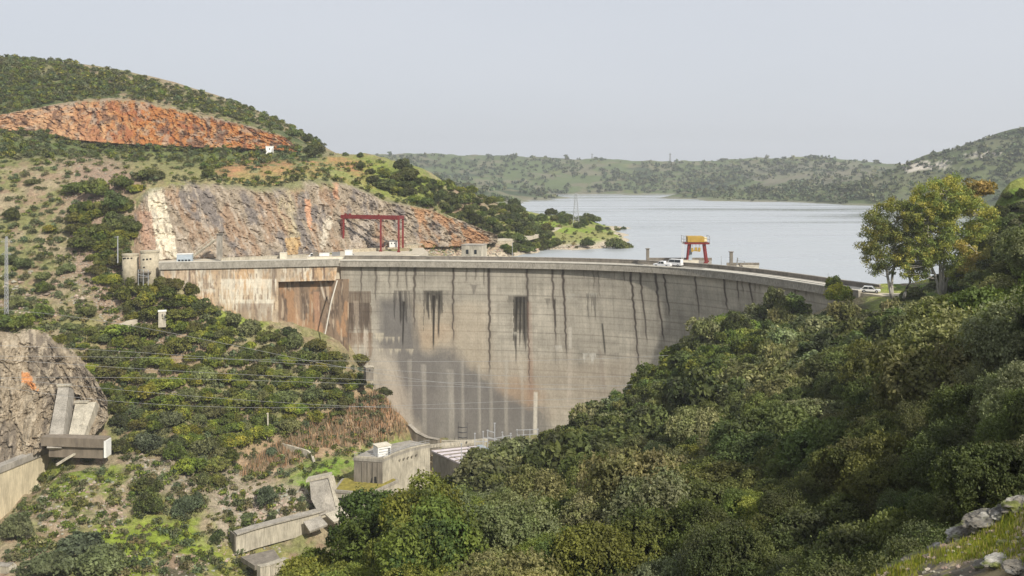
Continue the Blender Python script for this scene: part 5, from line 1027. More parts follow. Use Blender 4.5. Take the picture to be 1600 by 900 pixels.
# named big shrubs on the opposite slope: (px, py of the base, radius m, kind, label)
taken = []
BIG = [(232, 802, 4.0, 'oak', 'large dark rounded shrub alone on the lower left grass bank, lower of a touching pair'), (228, 772, 3.2, 'oak', 'dark rounded shrub just above the largest lone shrub on the grass bank'), (293, 800, 3.9, 'grey', 'large grey green shrub right of the dark touching pair on the grass bank'),
 (415, 790, 3.4, 'grey', 'grey green shrub standing on the bright grass terrace above the river wall'), (188, 664, 2.7, 'oak', 'dark shrub by the top of the right spillway chute'), (183, 708, 2.8, 'oak', 'dark shrub at the right end of the dark bridge deck'), (138, 722, 2.1, 'oak', 'low dark shrub directly under the dark bridge deck'),
 (240, 660, 3.2, 'green', 'leafy shrub in the middle of the slope above the low stone wall'), (268, 668, 3.4, 'grey', 'grey green shrub right of the leafy one above the low stone wall'), (235, 705, 3.6, 'grey', 'wide grey shrub on the slope right of the spillway bridge'), (275, 705, 3.4, 'oak', 'dark wide shrub on the scree right of the spillway bridge'),
 (22, 845, 3.6, 'grey', 'grey green shrub below the foot of the sunlit wall'), (122, 862, 3.7, 'grey', 'pale grey green shrub in the middle of the lower left bank'), (158, 895, 3.9, 'grey', 'grey green shrub near the bottom edge, right one of the low group'), (75, 900, 4.0, 'grey', 'wide grey shrub near the bottom edge, left one of the low group'), (36, 796, 1.9, 'oak', 'small dark shrub tight against the lower part of the sunlit wall'), (70, 748, 1.9, 'oak', 'small dark shrub at the top end of the sunlit wall'),
 (340, 845, 2.0, 'oak', 'small dark shrub left of the end of the river wall'), (370, 838, 1.7, 'oak', 'small dark shrub touching the end of the river wall'), (423, 815, 1.5, 'oak', 'very small dark round bush just above the river wall'), (385, 812, 1.7, 'grey', 'small grey bush among the rocks above the river wall'), (470, 797, 1.8, 'olive', 'brownish dry bush among the rocks beside the wing wall'),
 (232, 282, 3.9, 'oak', 'lone dark round shrub on the bench above the pale rock streak'), (326, 276, 3.4, 'oak', 'dark shrub on the bench right of the lone round one'), (180, 330, 5.2, 'oak', 'large dark tree clump left of the pale rock streak'), (178, 362, 5.0, 'oak', 'large dark tree below the clump left of the pale rock streak'), (160, 372, 4.6, 'oak', 'dark tree on the edge of the scree left of the cliff'), (200, 365, 4.2, 'oak', 'dark tree against the left edge of the cliff'),
 (490, 246, 4.2, 'oak', 'dark shrub on the shoulder where the quarry hill meets the sky'), (480, 222, 3.6, 'oak', 'dark shrub on the skyline at the right end of the quarry'), (460, 216, 3.4, 'oak', 'second dark shrub on the skyline at the quarry end'), (540, 243, 1.6, 'grey', 'small lone bush on the skyline right of the quarry hill'), (563, 246, 1.8, 'oak', 'small dark bush on the skyline beside the bright grass'),
 (628, 268, 5.4, 'oak', 'tall dark tree crowning the green shoulder above the gantry crane'), (640, 278, 4.4, 'oak', 'dark tree just right of the crowning tree on the shoulder'), (452, 525, 2.6, 'oak', 'dark shrub at the foot of the brown stained recess of the dam'), (315, 488, 3.2, 'oak', 'dark shrub right under the left end of the dam wall'), (598, 618, 2.4, 'oak', 'dark shrub beside the dam below the stone valve house'),
 (425, 712, 1.8, 'grey', 'slim grey shrub beside the bare weathered pole'), (18, 345, 3.2, 'oak', 'dark shrub at the left edge level with the cliff'), (40, 508, 3.0, 'green', 'green shrub right of the foot of the lattice pole'), (20, 515, 3.0, 'green', 'green shrub at the foot of the lattice pole above the crag')]
for px, py, r, kd, lb in BIG:
    c = cast(px, py, 100, 700)
    if c is None: continue
    taken.append((px, py - r * .6 / c[1] * F, r / c[1] * F * .8)); lod = 'mid' if r > 3 else 'far'
    V = variants(kd, 'far' if lod == 'mid' else 'far'); plant(kd, 'shrub', lb, 'shrub', None, c - (0, 0, .35), r, rng, 'far', 1.15)
# shrubs that fill the slope
ZN = [([(-60,225),(140,225),(150,300),(100,380),(90,400),(-60,400)], 60, (1.4, 2.8), ['oak','grey','green'], 'shrub on the rocky upper left slope below the quarry', .85),
 ([(-60,400),(95,390),(120,470),(170,520),(100,560),(60,505),(-60,500)], 45, (1.6, 3.0), ['oak','green','grey'], 'shrub on the left slope around the lattice pole', .8),
 ([(120,290),(212,290),(208,385),(185,400),(190,430),(130,400),(112,350)], 26, (2.6, 4.4), ['oak','green'], 'dark leafy shrub in the clump between scree and cliff', .55),
 ([(140,400),(230,432),(300,455),(330,490),(290,505),(215,505),(150,440)], 34, (2.2, 3.8), ['oak','green','oak'], 'dark shrub on the slope right below the round towers', .52),
 ([(180,520),(330,490),(430,530),(560,560),(608,615),(540,650),(400,690),(330,770),(200,690),(150,600),(120,520)], 250, (1.8, 3.8), ['oak','green','grey','oak','green'], 'shrub in the dense thicket on the slope left of the arch', .54),
 ([(95,510),(170,520),(190,600),(220,640),(180,640),(150,590)], 16, (2.0, 3.2), ['oak','green'], 'shrub on the slope right of the grey crag', .6)]
left = []
for poly, n, sz, kds, desc, spc in ZN:
    for px, py, c, r in spots(poly, spc, n, rng, taken, 150, 470, sz): left.append((c, r, kds[rng.randint(len(kds))], desc))
left.sort(key=lambda q: -q[1] / q[0][1])
nm = {'oak': 'dark green ', 'green': 'mid green ', 'grey': 'grey green '}
extra = []
cnt = 42
for c, r, kd, desc in left:
    if cnt < 296: plant(kd, 'shrub', nm[kd] + desc, 'shrub', nm[kd] + 'shrubs: ' + desc.split(' on ')[-1].split(' in ')[-1], c - (0, 0, .4), r, rng, 'far', rng.uniform(.8, 1.3), (1.25 + rng.uniform(-.12, .18), 1.2 + rng.uniform(-.08, .1), .95)); cnt += 1
    else: extra.append((c, r))
print('left shrubs', cnt, len(extra))
# trees on the lake flank of the hill and on the peninsula
tk2 = []; lake = []
for px, py, r, lb in ((710, 341, 3.2, 'round dark tree standing alone in the grass of the peninsula'), (877, 343, 4.0, 'spreading dark tree at the left of the peninsula crown'), (897, 334, 4.6, 'tallest dark tree on the peninsula beside the pylon'), (915, 338, 4.8, 'broad dark tree right of the peninsula pylon'), (943, 340, 3.0, 'round tree at the right end of the peninsula tree line'), (868, 380, 3.4, 'round dark bush at the bend of the pale lake road'), (802, 322, 4.4, 'bushy tree on the skyline where the hill meets the water'), (825, 322, 4.2, 'second bushy tree on the skyline by the water'),
        (962, 388, 3.9, 'large dark bush at the waterside on the right tip of the near shore'), (975, 389, 3.3, 'dark bush at the very tip of the near shore'), (918, 384, 3.2, 'dark bush on the grassy bank above the near shore'), (936, 358, 2.6, 'dark shrub below the peninsula tree line')):
    c = cast(px, py + 4, 300, 800)
    if c is None: continue
    tk2.append((px, py - 4, r / c[1] * F)); plant('oak', 'lakeside_tree', lb, 'tree', None, c - (0, 0, .3), r, rng, 'far', 1.2)
n_l = 0
for poly, n, sz, desc, spc in (([(655,282),(700,290),(800,326),(862,350),(855,364),(770,366),(690,330),(650,318),(600,300),(598,285)], 150, (2.4, 4.2), 'dense dark tree on the flank of the hill above the lake road', .5), ([(780,376),(865,372),(870,384),(850,392),(785,398)], 34, (2.6, 3.8), 'dark green bush by the lake shore behind the crest', .5),
        ([(860,335),(940,338),(955,352),(905,358),(880,350),(868,352)], 30, (3.4, 5.4), 'dark tree in the grove on the peninsula', .5), ([(945,356),(980,360),(950,370)], 5, (1.5, 2.2), 'small bush on the point of the peninsula', .9), ([(560,262),(640,285),(640,315),(590,300)], 20, (2.0, 3.6), 'dark shrub on the bright green shoulder above the cliff', .7)):
    for px, py, c, r in spots(poly, spc, n, rng, tk2, 300, 640, sz): plant('oak' if rng.rand() < .7 else 'green', 'lakeside_tree', desc, 'tree', 'trees: ' + desc.split(' on ')[-1].split(' in ')[-1].split(' by ')[-1], c - (0, 0, .4), r, rng, 'far', rng.uniform(.9, 1.2)); n_l += 1
print('lakeside', n_l)
# ---- uncountable scrub: one object each
def tuft_mesh(seed, n, leaf, cols, flat=.7): return crown(seed, n, leaf, cols, flat, nl=7, lob=(.4, .6), spread=.5, gap=.3)
def stuff_mesh(name, label, cat, items, protos, m, tintj=.25, seed=5):
    rg = RS(seed); Vs = []; Fs = []; Cs = []; o = 0
    for c, r, k in items:
        V, Fq, cc = protos[k % len(protos)]; a = rg.uniform(0, 6.28); ca, sa = math.cos(a), math.sin(a); W = V * (r, r, r * rg.uniform(.75, 1.2)); W = np.stack((W[:, 0] * ca - W[:, 1] * sa, W[:, 0] * sa + W[:, 1] * ca, W[:, 2]), 1) + c
        t = 1 + rg.uniform(-tintj, tintj); Vs.append(W); Fs.append(Fq + o); Cs.append(cc * np.array((t * (1 + rg.uniform(-.15, .2)), t, t))); o += len(V)
    return tag(link(name, mesh_np(name, np.concatenate(Vs), np.concatenate(Fs), m, np.concatenate(Cs))), label, cat, kind='stuff')
def spots_fast(poly, n, rng, ymin, ymax, szr, dens=None):
    xs = [q[0] for q in poly]; ys = [q[1] for q in poly]; X = rng.uniform(min(xs), max(xs), n * 4); Y_ = rng.uniform(min(ys), max(ys), n * 4); k = inpoly(X, Y_, poly); out = []
    for a, b in zip(X[k], Y_[k]):
        if len(out) >= n: break
        c = cast(a, b, ymin, ymax)
        if c is not None and c[2] > -32.7 - (60 if c[1] < 290 else 0): out.append((c - (0, 0, .15), rng.uniform(*szr), rng.randint(99)))
    return out
pt = [tuft_mesh(900 + i, 110, .17, (DKG, GRY, BRG)[i % 3]) for i in range(6)]
it = spots_fast([(-330,70),(0,86),(100,94),(200,116),(350,156),(430,186),(515,230),(490,240),(466,216),(440,206),(400,194),(330,177),(260,160),(200,148),(140,151),(60,164),(0,176),(-330,190)], 3600, rng, 300, 700, (1.3, 2.6))
it += spots_fast([(-200,204),(60,206),(130,223),(200,228),(470,234),(500,250),(460,255),(330,268),(260,256),(150,250),(-200,245)], 640, rng, 300, 470, (1.2, 2.4))
for line, sz in (([(-30,206),(60,210),(120,224),(200,231),(300,234),(400,236),(470,237)], (1., 2.2)), ([(0,178),(60,165),(140,152),(200,150),(260,162),(330,179),(400,197),(460,222)], (1., 1.8)), ([(228,288),(260,277),(330,281),(420,288),(500,275),(560,289),(600,309),(650,317),(700,334),(765,366)], (.7, 1.7)), ([(640,391),(700,388),(770,382)], (.6, 1.3)), ([(210,320),(206,360),(203,400)], (1., 2.))):
    L_ = np.array(line, float); q_ = np.concatenate(([0], np.cumsum(np.linalg.norm(np.diff(L_, axis=0), axis=1))))
    for _ in range(int(q_[-1] / 4)):
        d_ = rng.uniform(0, q_[-1]); a_, b_ = np.interp(d_, q_, L_[:, 0]), np.interp(d_, q_, L_[:, 1]) + rng.normal() * 3 ; c = cast(a_, b_, 280, 480)
        if c is not None: it.append((c + (0, -2.5, -.3), rng.uniform(*sz), rng.randint(6)))
it += [(c - (0, 0, .3), r, 1) for c, r in extra]
stuff_mesh('hill_scrub', 'continuous low dark scrub covering the hill above and below the quarry', 'scrub', it, pt, M['leafstuff'])
pt2 = [tuft_mesh(950 + i, 70, .2, (GRY, BRG, [(.16, .15, .07), (.12, .13, .06)], DKG)[i % 4]) for i in range(8)]
it = []
for poly, n in (([(-100,225),(540,240),(600,300),(500,265),(420,285),(210,285),(200,420),(300,470),(440,520),(600,580),(620,680),(520,740),(360,760),(200,790),(170,640),(100,560),(-100,500)], 2600), ([(60,720),(380,760),(400,900),(0,900),(20,800)], 700), ([(340,750),(540,740),(540,800),(360,850)], 140),
        ([(100,250),(200,250),(200,440),(300,520),(200,620),(110,480)], 120), ([(780,350),(870,340),(985,358),(950,386),(800,398)], 160), ([(470,258),(600,250),(640,300),(560,290),(350,300)], 160)): it += spots_fast(poly, n, rng, 150, 640, (.35, 1.7))
stuff_mesh('low_scrub', 'small tufts and low scrub scattered over the left bank', 'scrub', it, pt2, M['leafstuff'], .3)
pt3 = [tuft_mesh(970 + i, 16, .42, ([(.072, .092, .05)], [(.088, .108, .055)], [(.105, .125, .06)])[i % 3]) for i in range(6)]
FAR = [([(560,243),(700,243),(900,249),(1050,255),(1180,249),(1270,247),(1390,259),(1340,300),(1040,303),(880,303),(760,300),(640,280)], 1900, (3., 7.5)), ([(640,270),(760,300),(870,302),(870,309),(800,318),(700,300)], 420, (3, 6)), ([(1045,310),(1100,302),(1370,290),(1370,321),(1200,315)], 320, (2.6, 5.5)),
       ([(1385,266),(1450,246),(1550,214),(1700,186),(1900,180),(1900,320),(1500,325),(1370,321),(1330,295)], 1900, (2.2, 5.0))]
it = []
for poly, n, sz in FAR:
    for c, r, k in spots_fast(poly, n, rng, 640, 3000, sz):
        if fbm(np.array([c[0] / 120]), np.array([c[1] / 200]), 0, 3, 333)[0] > rng.uniform(.30, .58): it.append((c, r, k))
# clumps along the skylines
for px, py in ((653,243),(688,243),(766,244),(800,245),(888,247),(931,249),(944,249),(1271,246),(1264,247),(1278,248),(1290,248),(1345,253),(1365,255)): 
    c = cast(px, py + 1.5, 640, 3000)
    if c is not None: it += [(c + (rng.uniform(-8, 8), rng.uniform(-8, 8), 0), rng.uniform(5, 9), 0) for _ in range(2)]
for px in np.arange(1405, 1600, 7.):
    c = cast(px, float(np.interp(px, [1400,1450,1500,1550,1600], [262,246,229,214,203])) + 3, 640, 3000)
    if c is not None and rng.rand() < .8: it.append((c, rng.uniform(3.0, 5.5), 1))
stuff_mesh('far_scrub', 'scattered bushes dotting the far hills round the lake', 'scrub', it, pt3, M['leafstuff'], .25)
# loose stones
def stone(seed, n=0):
    rg = RS(seed); V = np.array([(1, 0, 0), (-1, 0, 0), (0, 1, 0), (0, -1, 0), (0, 0, .8), (0, 0, -.8), (.7, .7, .4), (-.7, .6, .45), (.6, -.7, .5), (-.6, -.7, .3)]) * rg.uniform(.7, 1.2, (10, 1))
    Fq = np.array([(0, 6, 4), (6, 2, 4), (2, 7, 4), (7, 1, 4), (1, 9, 4), (9, 3, 4), (3, 8, 4), (8, 0, 4), (0, 2, 6), (2, 1, 7), (1, 3, 9), (3, 0, 8), (2, 0, 5), (1, 2, 5), (3, 1, 5), (0, 3, 5)])
    V = V + rg.uniform(-.12, .12, V.shape); t = rg.uniform(.8, 1.15); return V, Fq, np.tile(np.array((.30, .26, .205)) * t, (10, 1))
st_ = [stone(i) for i in range(10)]; it = []
for poly, n, sz in (([(105,380),(150,380),(190,450),(240,500),(300,500),(200,600),(160,500),(110,470)], 1500, (.18, .6)), ([(110,255),(190,250),(180,340),(120,380),(90,380)], 420, (.2, .6)), ([(60,745),(190,740),(200,830),(60,850)], 420, (.2, .7)), ([(190,700),(400,745),(380,790),(210,760)], 380, (.2, .6)),
        ([(340,765),(520,765),(520,800),(360,840)], 520, (.25, .9)), ([(-50,430),(110,420),(140,500),(-50,500)], 150, (.4, 1.2)), ([(150,560),(330,600),(300,640),(190,660)], 200, (.2, .7)), ([(640,388),(800,384),(980,384),(980,392),(800,400),(640,398)], 500, (.3, .9)), ([(320,850),(440,850),(440,905),(320,905)], 160, (.2, .6)), ([(120,870),(330,860),(340,900),(120,900)], 120, (.2, .6))):
    it += [(c, r * .9, k) for c, r, k in spots_fast(poly, n, rng, 150, 640, sz)]
stuff_mesh('rubble', 'loose stones and scree strewn over the left bank', 'rubble', it, st_, mat('stones', attr=True, rough=.95, spec=.1), .28)
# dry reddish brush beside the foot of the arch
def blades(items, h, w, cols, rg, n=5, spread=.6):
    Vs = []; Cs = []
    for c in items:
        for _ in range(n):
            a = rg.uniform(0, 6.28); b = c + np.array((rg.uniform(-spread, spread), rg.uniform(-spread, spread), -.1)); hh = h * rg.uniform(.5, 1.2); lean = np.array((rg.uniform(-.25, .25), rg.uniform(-.25, .25), 1)) * hh; s = np.array((math.cos(a), math.sin(a), 0)) * w
            Vs.append((b - s, b + s, b + lean)); cc = np.array(cols[rg.randint(len(cols))]) * rg.uniform(.75, 1.25); Cs += [cc] * 3
    V = np.array(Vs).reshape(-1, 3); return V, np.arange(len(V)).reshape(-1, 3), np.array(Cs)
it = [c for c, r, k in spots_fast([(375,745),(400,715),(480,665),(560,625),(608,600),(640,655),(640,672),(590,700),(540,700),(480,700),(470,725)], 1500, rng, 200, 320, (1, 1))]
V, Fq, c = blades(it, 2.0, .16, [(.33, .24, .15), (.38, .22, .12), (.30, .23, .16), (.17, .15, .08)], rng, 4)
tag(link('dry_brush', mesh_np('dry_brush', V, Fq, M['leafstuff'], c)), 'dry reddish brown brush on the slope left of the foot of the arch', 'brush', kind='stuff')
# ---- the wooded right bank
SKX = [800, 850, 900, 960, 1030, 1100, 1150, 1200, 1262, 1285, 1335, 1350, 1400, 1480, 1540, 1570, 1600, 1800]; SKY_ = [680, 665, 632, 598, 540, 494, 468, 452, 448, 476, 476, 462, 464, 464, 452, 410, 345, 250]
ec = [(30, 1000), (36, 760), (45, 600), (60, 455), (75, 425), (86, 450), (100, 500), (125, 560), (150, 615), (180, 700), (200, 775), (215, 850), (228, 1060)]
def pmin(Y): return float(np.interp(Y, [e[0] for e in ec], [e[1] for e in ec]))
trees = []; rr = RS(5); cell = {}
def try_tree(X, Y, r, k=.80):
    i, j = int(X // 6), int(Y // 6)
    for a in range(i - 1, i + 2):
        for b in range(j - 1, j + 2):
            for (x, y, q) in cell.get((a, b), ()):
                if (x - X)**2 + (y - Y)**2 < (k * (r + q))**2: return False
    cell.setdefault((i, j), []).append((X, Y, r)); return True
for _ in range(60000):
    Y = rr.uniform(27, 228); px = rr.uniform(400, 1790)
    if px < pmin(Y): continue
    X = (px - 800) / F * Y; dens = 1.
    if Y < 34 and px > 1330: continue
    if Y < 40 and px > 1480: continue
    if px > 1500 and Y > 150: dens = .25
    if px > 1260 and Y > 206: continue
    if 1330 < px < 1560 and 186 < Y: continue
    if rr.rand() > dens: continue
    u_ = rr.rand(); r = (2.6 + 3.4 * u_**1.5) if 60 < Y < 170 else (2.0 + 2.2 * u_) if Y <= 60 else (2.2 + 2.0 * u_)
    if px > 1480 and Y > 120: r = min(r, 2.6)
    z = gxy(X, Y); top = HZ - (z + r * 1.25) / Y * F; lim = float(np.interp(px, SKX, SKY_))
    if top < lim:
        r = ((HZ - lim) / F * Y - z) / 1.25
        if r < 1.3: continue
    if try_tree(X, Y, r, .55): trees.append((X, Y, r, px))
print('right trees', len(trees))
tot = {'oak': 0, 'olive': 0, 'green': 0}
nmr = {'oak': ('evergreen_oak', 'dark evergreen oak'), 'olive': ('wild_olive', 'grey olive coloured tree'), 'green': ('mastic_bush', 'bright green bushy tree')}
extra = []
trees.sort(key=lambda t: t[1] / t[2])
for X, Y, r, px in trees:
    z = gxy(X, Y); py = HZ - (z + r) / Y * F; f1 = fbm(np.array([X / 22.]), np.array([Y / 30.]), 0, 3, 888)[0]
    if py > 780 and px > 1250: pk = (.8, .1)
    elif py > 780: pk = (.35, .15)
    elif py > 640 and px > 1150: pk = (.7, .15)
    elif 460 < py < 640 and px > 1100: pk = (.15, .75)
    elif py < 480 and px > 1400: pk = (.3, .3)
    else: pk = (.35, .45)
    u = (f1 - .28) / .44 + rr.uniform(-.25, .25); kd = 'oak' if u < pk[0] else ('olive' if u < pk[0] + pk[1] else 'green')
    wh = ('in the shaded thicket at the lower right' if py > 640 and px > 1100 else 'near the bottom edge in the middle' if py > 700 and px > 720 else 'at the lower edge of the wood above the powerhouse' if px < 800 else 'on the bank touching the right flank of the dam' if Y > 165 and px < 1330 else 'on the slope around the foot of the tall eucalyptus' if Y > 120 and px >= 1330 else 'in the middle of the wooded right slope')
    if kd == 'green' and px > 1230 and py > 600: kd = 'oak'
    if tot[kd] >= 290: extra.append((np.array((X, Y, z - .4)), r, 0)); continue
    tot[kd] += 1; lod = 'near' if Y < 72 else ('mid' if Y < 140 else 'far'); n_, l_ = nmr[kd]
    plant(kd, n_, l_ + ' ' + wh, 'tree', l_ + 's ' + wh, (X, Y, z - .5), r, rr, lod, rr.uniform(.85, 1.3))
print(tot, len(extra))
if extra: stuff_mesh('woodland', 'further trees of the wooded right bank', 'woodland', extra, [crown(44 + i, 1500, .12, DKG) for i in range(3)], M['leafstuff'])
for px, py, Y, r, lb in ((1312, 466, 207, 3.1, 'vivid yellow green flowering bush by the right end of the dam'), (1303, 449, 214, 2.2, 'fresh green bush just above the yellow one by the dam end'), (1125, 527, 196, 1.5, 'small vivid yellow bush among the trees on the right flank')):
    p = P(px, py + 8, Y); plant('yellow' if 'yellow' in lb[:12] else 'green', 'broom_bush', lb, 'bush', None, p, r, rr, 'far', 1.2, (1, 1, 1))
for px, py, Y, r, lb in ((1210, 472, 214, 3.4, 'bushy grey green tree rising over the crest near the right end'), (1150, 512, 207, 3.3, 'dark tree against the right part of the dam wall'), (1098, 522, 207, 3.0, 'round pale green tree against the dam face'), (1532, 305, 203, 3.6, 'rust and green tree on the skyline above the grassy right slope'), (1518, 312, 201, 2.4, 'small ochre bush left of the rust coloured skyline tree')):
    p = P(px, py, Y); plant('olive' if 'pale' in lb or 'rust' in lb or 'ochre' in lb or 'grey' in lb else 'oak', 'tree', lb, 'tree', None, p - (0, 0, 1.6 if py < 320 else 2.6), r, rr, 'far', 1.0 if py < 320 else 1.5, (1.5, 1.05, .7) if ('rust' in lb or 'ochre' in lb) else (1, 1, 1))
for i in range(150):
    px = rr.uniform(1385, 1640); Y = rr.uniform(158, 204); X = (px - 800) / F * Y; z = gxy(X, Y); r = rr.uniform(1.2, 2.4); top = HZ - (z + r) / Y * F
    if top < (415 if px < 1540 else 310) or not try_tree(X, Y, r, .6): continue
    plant('oak' if i % 3 else 'olive', 'slope_bush', ('dark bush' if i % 3 else 'grey olive bush') + ' on the green slope behind the foot of the eucalyptus trees', 'bush', ('dark bushes' if i % 3 else 'grey olive bushes') + ' behind the eucalyptus', (X, Y, z - .3), r, rr, 'far', 1.0)
for px, py, r, lb in ((1585, 345, 2.6, 'dark bush high on the grassy right slope near the picture edge'), (1592, 395, 3.0, 'largest dark bush halfway down the grassy right slope'), (1562, 330, 1.4, 'small grey bush on the upper part of the grassy right slope'), (1548, 395, 1.8, 'dark bush right of the ochre small eucalyptus'), (1575, 300, 1.3, 'low bush on the brow of the grassy right slope'), (1598, 298, 1.8, 'grey bush on the brow at the right edge')):
    c = cast(px, py + 10, 90, 400)
    if c is not None: plant('oak', 'slope_bush', lb, 'bush', None, c - (0, 0, .3), r, rr, 'far', 1.0)
# ---- tall eucalyptus trees
def eucalyptus(name, label, base, ell, stems, cols, seed, nc, Y, leaf=.30, tr=.32):
    rg = RS(seed); o = np.array(base); root = empty(name, label, 'tree', tuple(o)); m = MB(); nodes = []
    for st in stems:
        pts = np.array([P(a, b, Y + dy) - o for a, b, dy in st]); tt = np.linspace(0, 1, len(pts)); q = np.linspace(0, 1, 14); pp = np.stack([np.interp(q, tt, pts[:, k]) for k in range(3)], -1); pp[1:-1] += rg.normal(size=(12, 3)) * .12
        m.tube(pp, np.linspace(tr, .07, 14), 7); nodes += [(p, i / 14.) for i, p in enumerate(pp)]
    N = np.array([n[0] for n in nodes]); Vs = []; Fs = []; Cs = []; of = 0; ew = np.array([e[2] * e[3] for e in ell], float); ew /= ew.sum()
    for i in range(nc):
        e = ell[rg.choice(len(ell), p=ew)]; a = rg.uniform(0, 6.28); q = math.sqrt(rg.uniform(0.02, 1)); px = e[0] + e[2] * q * math.cos(a); py = e[1] + e[3] * q * math.sin(a)
        c = P(px, py, Y) - o; c[1] += rg.uniform(-1, 1) * e[2] / F * Y * .8 * math.sqrt(max(.05, 1 - q * q)); low = N[:, 2] < c[2] - .3; cand = N[low] if low.any() else N; k = np.argmin(np.linalg.norm(cand - c, axis=1)); s = cand[k]
        mid = (s + c) / 2 + (0, 0, .5) + rg.normal(size=3) * .25
        if i % 2 == 0: m.tube([s, mid, c], [.09, .055, .025], 5)
        r = rg.uniform(.7, 1.5); n = int(90 * r); u = unit(rg, n); p = c + u * (r * rg.uniform(.25, 1, (n, 1))) * (1.1, 1.1, .85); nn = u + unit(rg, n) * .8; nn /= np.linalg.norm(nn, axis=1, keepdims=True)
        V, Fq = quads(p, nn, leaf * rg.uniform(.5, 1.3, n), rg, .38, .45); cc = np.array(cols[rg.randint(len(cols))]) * rg.uniform(.75, 1.3, (n, 1)); Vs.append(V); Fs.append(Fq + of); Cs.append(np.repeat(cc, 4, axis=0)); of += len(V)
    m.build('trunk', M['trunk'], root, True); link('crown', mesh_np('crown', np.concatenate(Vs), np.concatenate(Fs), M['leaf'], np.concatenate(Cs)), root)
EU = [(.21, .235, .05), (.26, .265, .052), (.17, .205, .05), (.29, .265, .055), (.14, .18, .046)]
eucalyptus('eucalyptus_tree', 'left eucalyptus of the pair, leaning out over the dam end with airy olive foliage', P(1393, 466, 190), [(1395, 345, 42, 34), (1368, 372, 24, 30), (1425, 375, 34, 45), (1365, 405, 16, 22), (1400, 405, 30, 22), (1348, 385, 8, 10)],
    [[(1393, 466, 0), (1388, 430, 0), (1378, 400, 0), (1368, 370, 0), (1362, 345, 0)], [(1393, 466, 0), (1396, 420, 0), (1399, 370, 0), (1402, 330, 0)], [(1412, 466, 1), (1424, 430, 1), (1430, 395, 0), (1432, 340, 0)]], [(.15, .17, .05), (.22, .23, .05), (.26, .24, .05), (.15, .18, .05)], 31, 320, 190, .24)
eucalyptus('eucalyptus_tree', 'tallest eucalyptus with pale forked trunks and yellow green crown by the right bank', P(1474, 462, 188), [(1472, 312, 42, 32), (1510, 350, 44, 40), (1455, 360, 40, 48), (1530, 370, 24, 30), (1490, 395, 40, 26), (1445, 330, 34, 30), (1480, 287, 20, 14), (1430, 410, 30, 26), (1545, 350, 14, 24), (1505, 425, 26, 16)],
    [[(1472, 462, 0), (1468, 420, 0), (1474, 370, 0), (1480, 320, 0), (1478, 290, 0)], [(1476, 462, 1), (1482, 430, 1), (1500, 405, 1), (1510, 380, 0), (1516, 340, 0)], [(1470, 462, -1), (1461, 435, -1), (1452, 390, -1), (1450, 340, -1)], [(1474, 462, 0), (1474, 400, 1), (1476, 350, 2), (1470, 310, 1)]], EU, 32, 700, 188, .25)
eucalyptus('eucalyptus_tree', 'small ochre eucalyptus right of the tall pair', P(1535, 462, 182), [(1528, 402, 22, 16), (1540, 425, 12, 14), (1518, 420, 14, 12), (1510, 385, 10, 8)], [[(1535, 462, 0), (1535, 440, 0), (1530, 415, 0), (1526, 395, 0)], [(1535, 445, 0), (1541, 415, 0), (1545, 392, 0)]], [(.27, .23, .06), (.30, .23, .06), (.21, .20, .055)], 33, 44, 182, .26, .2)
# ---- foreground ledge: boulders and grass
def boulder(label, p, s, seed, rot=0):
    n, k = 44, 28; a = np.linspace(0, 2 * np.pi, n, endpoint=False)[None]; b = np.linspace(-np.pi / 2, np.pi / 2, k)[:, None]; D = np.stack((np.cos(a) * np.cos(b), np.sin(a) * np.cos(b), np.sin(b) + 0 * a), -1)
    q = D * 1.0; d = .75 + .35 * ridge(q[..., 0] * 1.3 + seed, q[..., 1] * 1.3, q[..., 2] * 1.8, 3, seed) + .5 * np.floor(vn(q[..., 0] * 2.6, q[..., 1] * 2.6, q[..., 2] * 3, seed + 4) * 4) / 4 - .12 + .10 * fbm(q[..., 0] * 7, q[..., 1] * 7, q[..., 2] * 7, 3, seed + 6)
    V = (D * d[..., None] * np.array(s) * (1.15, 1, .62)).reshape(-1, 3); i = np.arange(n * k).reshape(k, n); j = np.roll(i, -1, 1); Fq = np.stack((i[:-1], j[:-1], j[1:], i[1:]), -1).reshape(-1, 4)
    nn = fbm(V[:, 0] * 3, V[:, 1] * 3, V[:, 2] * 3, 4, seed); c = mixc(np.tile((.17, .155, .13), (len(V), 1)), (.33, .315, .28), sstep(.52, .62, nn)); c = mixc(c, (.13, .15, .03), sstep(.5, .6, fbm(V[:, 0] * 4 + 9, V[:, 1] * 4, V[:, 2] * 3, 3, seed + 8)) * (V[:, 2] > 0) * .8); c = mixc(c, (.10, .095, .085), sstep(.56, .66, fbm(V[:, 0] * 2, V[:, 1] * 2, V[:, 2] * 5, 4, seed + 2)))
    o = link('boulder', mesh_np('boulder', V, Fq, M['bould'], c, False)); o.location = p; o.rotation_euler = (0, 0, rot); return tag(o, label, 'boulder')
M['bould'] = mat('lichened_rock', attr=True, rough=.95, spec=.1, n=((6, 5, .6, 1.35, (1, 1, 1)), (22, 3, .75, 1.2, (1, 1, 1))), bump=(14, .7, .04))
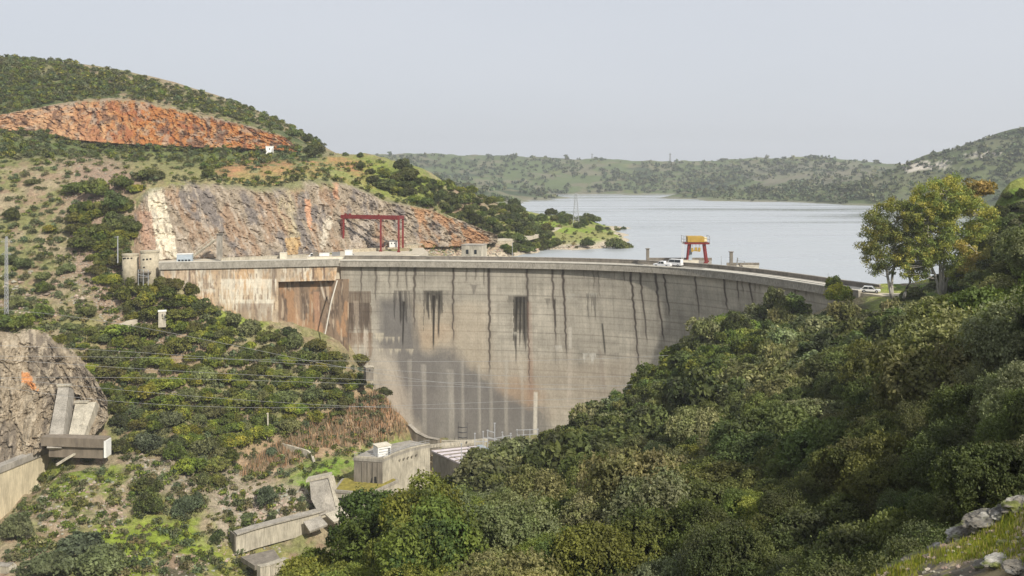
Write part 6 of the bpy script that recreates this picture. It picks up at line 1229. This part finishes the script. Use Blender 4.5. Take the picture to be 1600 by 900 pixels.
for i, (px, py, Y, s, lb) in enumerate(((1408, 890, 16.3, (.30, .2, .12), 'low pale rock at the left tip of the foreground ledge'), (1438, 878, 16, (.32, .22, .12), 'flat lichened rock second from the left on the ledge'), (1466, 866, 15.8, (.16, .14, .15), 'small pointed pale rock on the foreground ledge'), (1488, 856, 15.7, (.10, .1, .09), 'smallest white rock on the foreground ledge'),
        (1512, 846, 15.6, (.36, .25, .2), 'broad grey lichened rock in the middle of the ledge'), (1545, 826, 15.4, (.40, .25, .24), 'large grey rock below the dark trees on the ledge'), (1572, 812, 15.3, (.25, .2, .16), 'dark grey rock near the upper end of the ledge'), (1594, 798, 15.2, (.3, .2, .2), 'pale rock at the right edge of the picture'), (1560, 886, 12.8, (.24, .16, .08), 'flat white rock in the grass at the bottom right corner'), (1590, 892, 12.2, (.2, .15, .09), 'grey rock at the very bottom right corner'), (1536, 893, 13, (.15, .1, .06), 'small pale stone in the grass near the bottom edge'), (1570, 862, 13.6, (.12, .1, .06), 'little stone in the middle of the foreground grass'))):
    z = ground(px, Y); boulder(lb, ((px - 800) / F * Y, Y, z + s[2] * .15), s, 50 + i * 3, R(35))
it = []; k = 0
for _ in range(9000):
    px = rng.uniform(1360, 1720); Y = rng.uniform(9.5, 16.2); c = G(px, Y, ground(px, Y))
    if fbm(np.array([c[0] * 1.1]), np.array([c[1] * 1.1]), 0, 3, 91)[0] > rng.uniform(.36, .52): it.append(c)
V, Fq, c = blades(it, .15, .010, [(.20, .24, .03), (.26, .27, .03), (.14, .19, .03), (.34, .28, .12), (.30, .30, .04)], rng, 9, .08)
tag(link('grass', mesh_np('grass', V, Fq, M['leafstuff'], c)), 'bright yellow green grass on the foreground ledge', 'grass', kind='stuff')
it = []
for _ in range(500):
    px = rng.uniform(1340, 1700); Y = rng.uniform(10, 17.5); it.append((G(px, Y, ground(px, Y)), rng.uniform(.015, .07), rng.randint(99)))
stuff_mesh('pebbles', 'small pale stones scattered in the foreground grass', 'stones', it, st_, bpy.data.materials['stones'], .3)
# ---- air
def haze():
    x0, x1, y0, y1, z0, z1 = -3200, 4200, -60, 4300, -150, 150
    m = MB(); m.box(((x0 + x1) / 2, (y0 + y1) / 2, (z0 + z1) / 2), (x1 - x0, y1 - y0, z1 - z0)); hm = bpy.data.materials.new('haze'); hm.use_nodes = True; t = hm.node_tree; t.nodes.clear(); o = t.nodes.new('ShaderNodeOutputMaterial'); v = t.nodes.new('ShaderNodeVolumePrincipled')
    v.inputs['Color'].default_value = (.92, .96, 1, 1); v.inputs['Density'].default_value = HAZE; v.inputs['Anisotropy'].default_value = .2; t.links.new(v.outputs[0], o.inputs['Volume'])
    tag(m.build('haze', hm), 'thin pale haze filling the air over the lake and hills', 'haze', kind='stuff')
HAZE = .00019
if HAZE: haze()
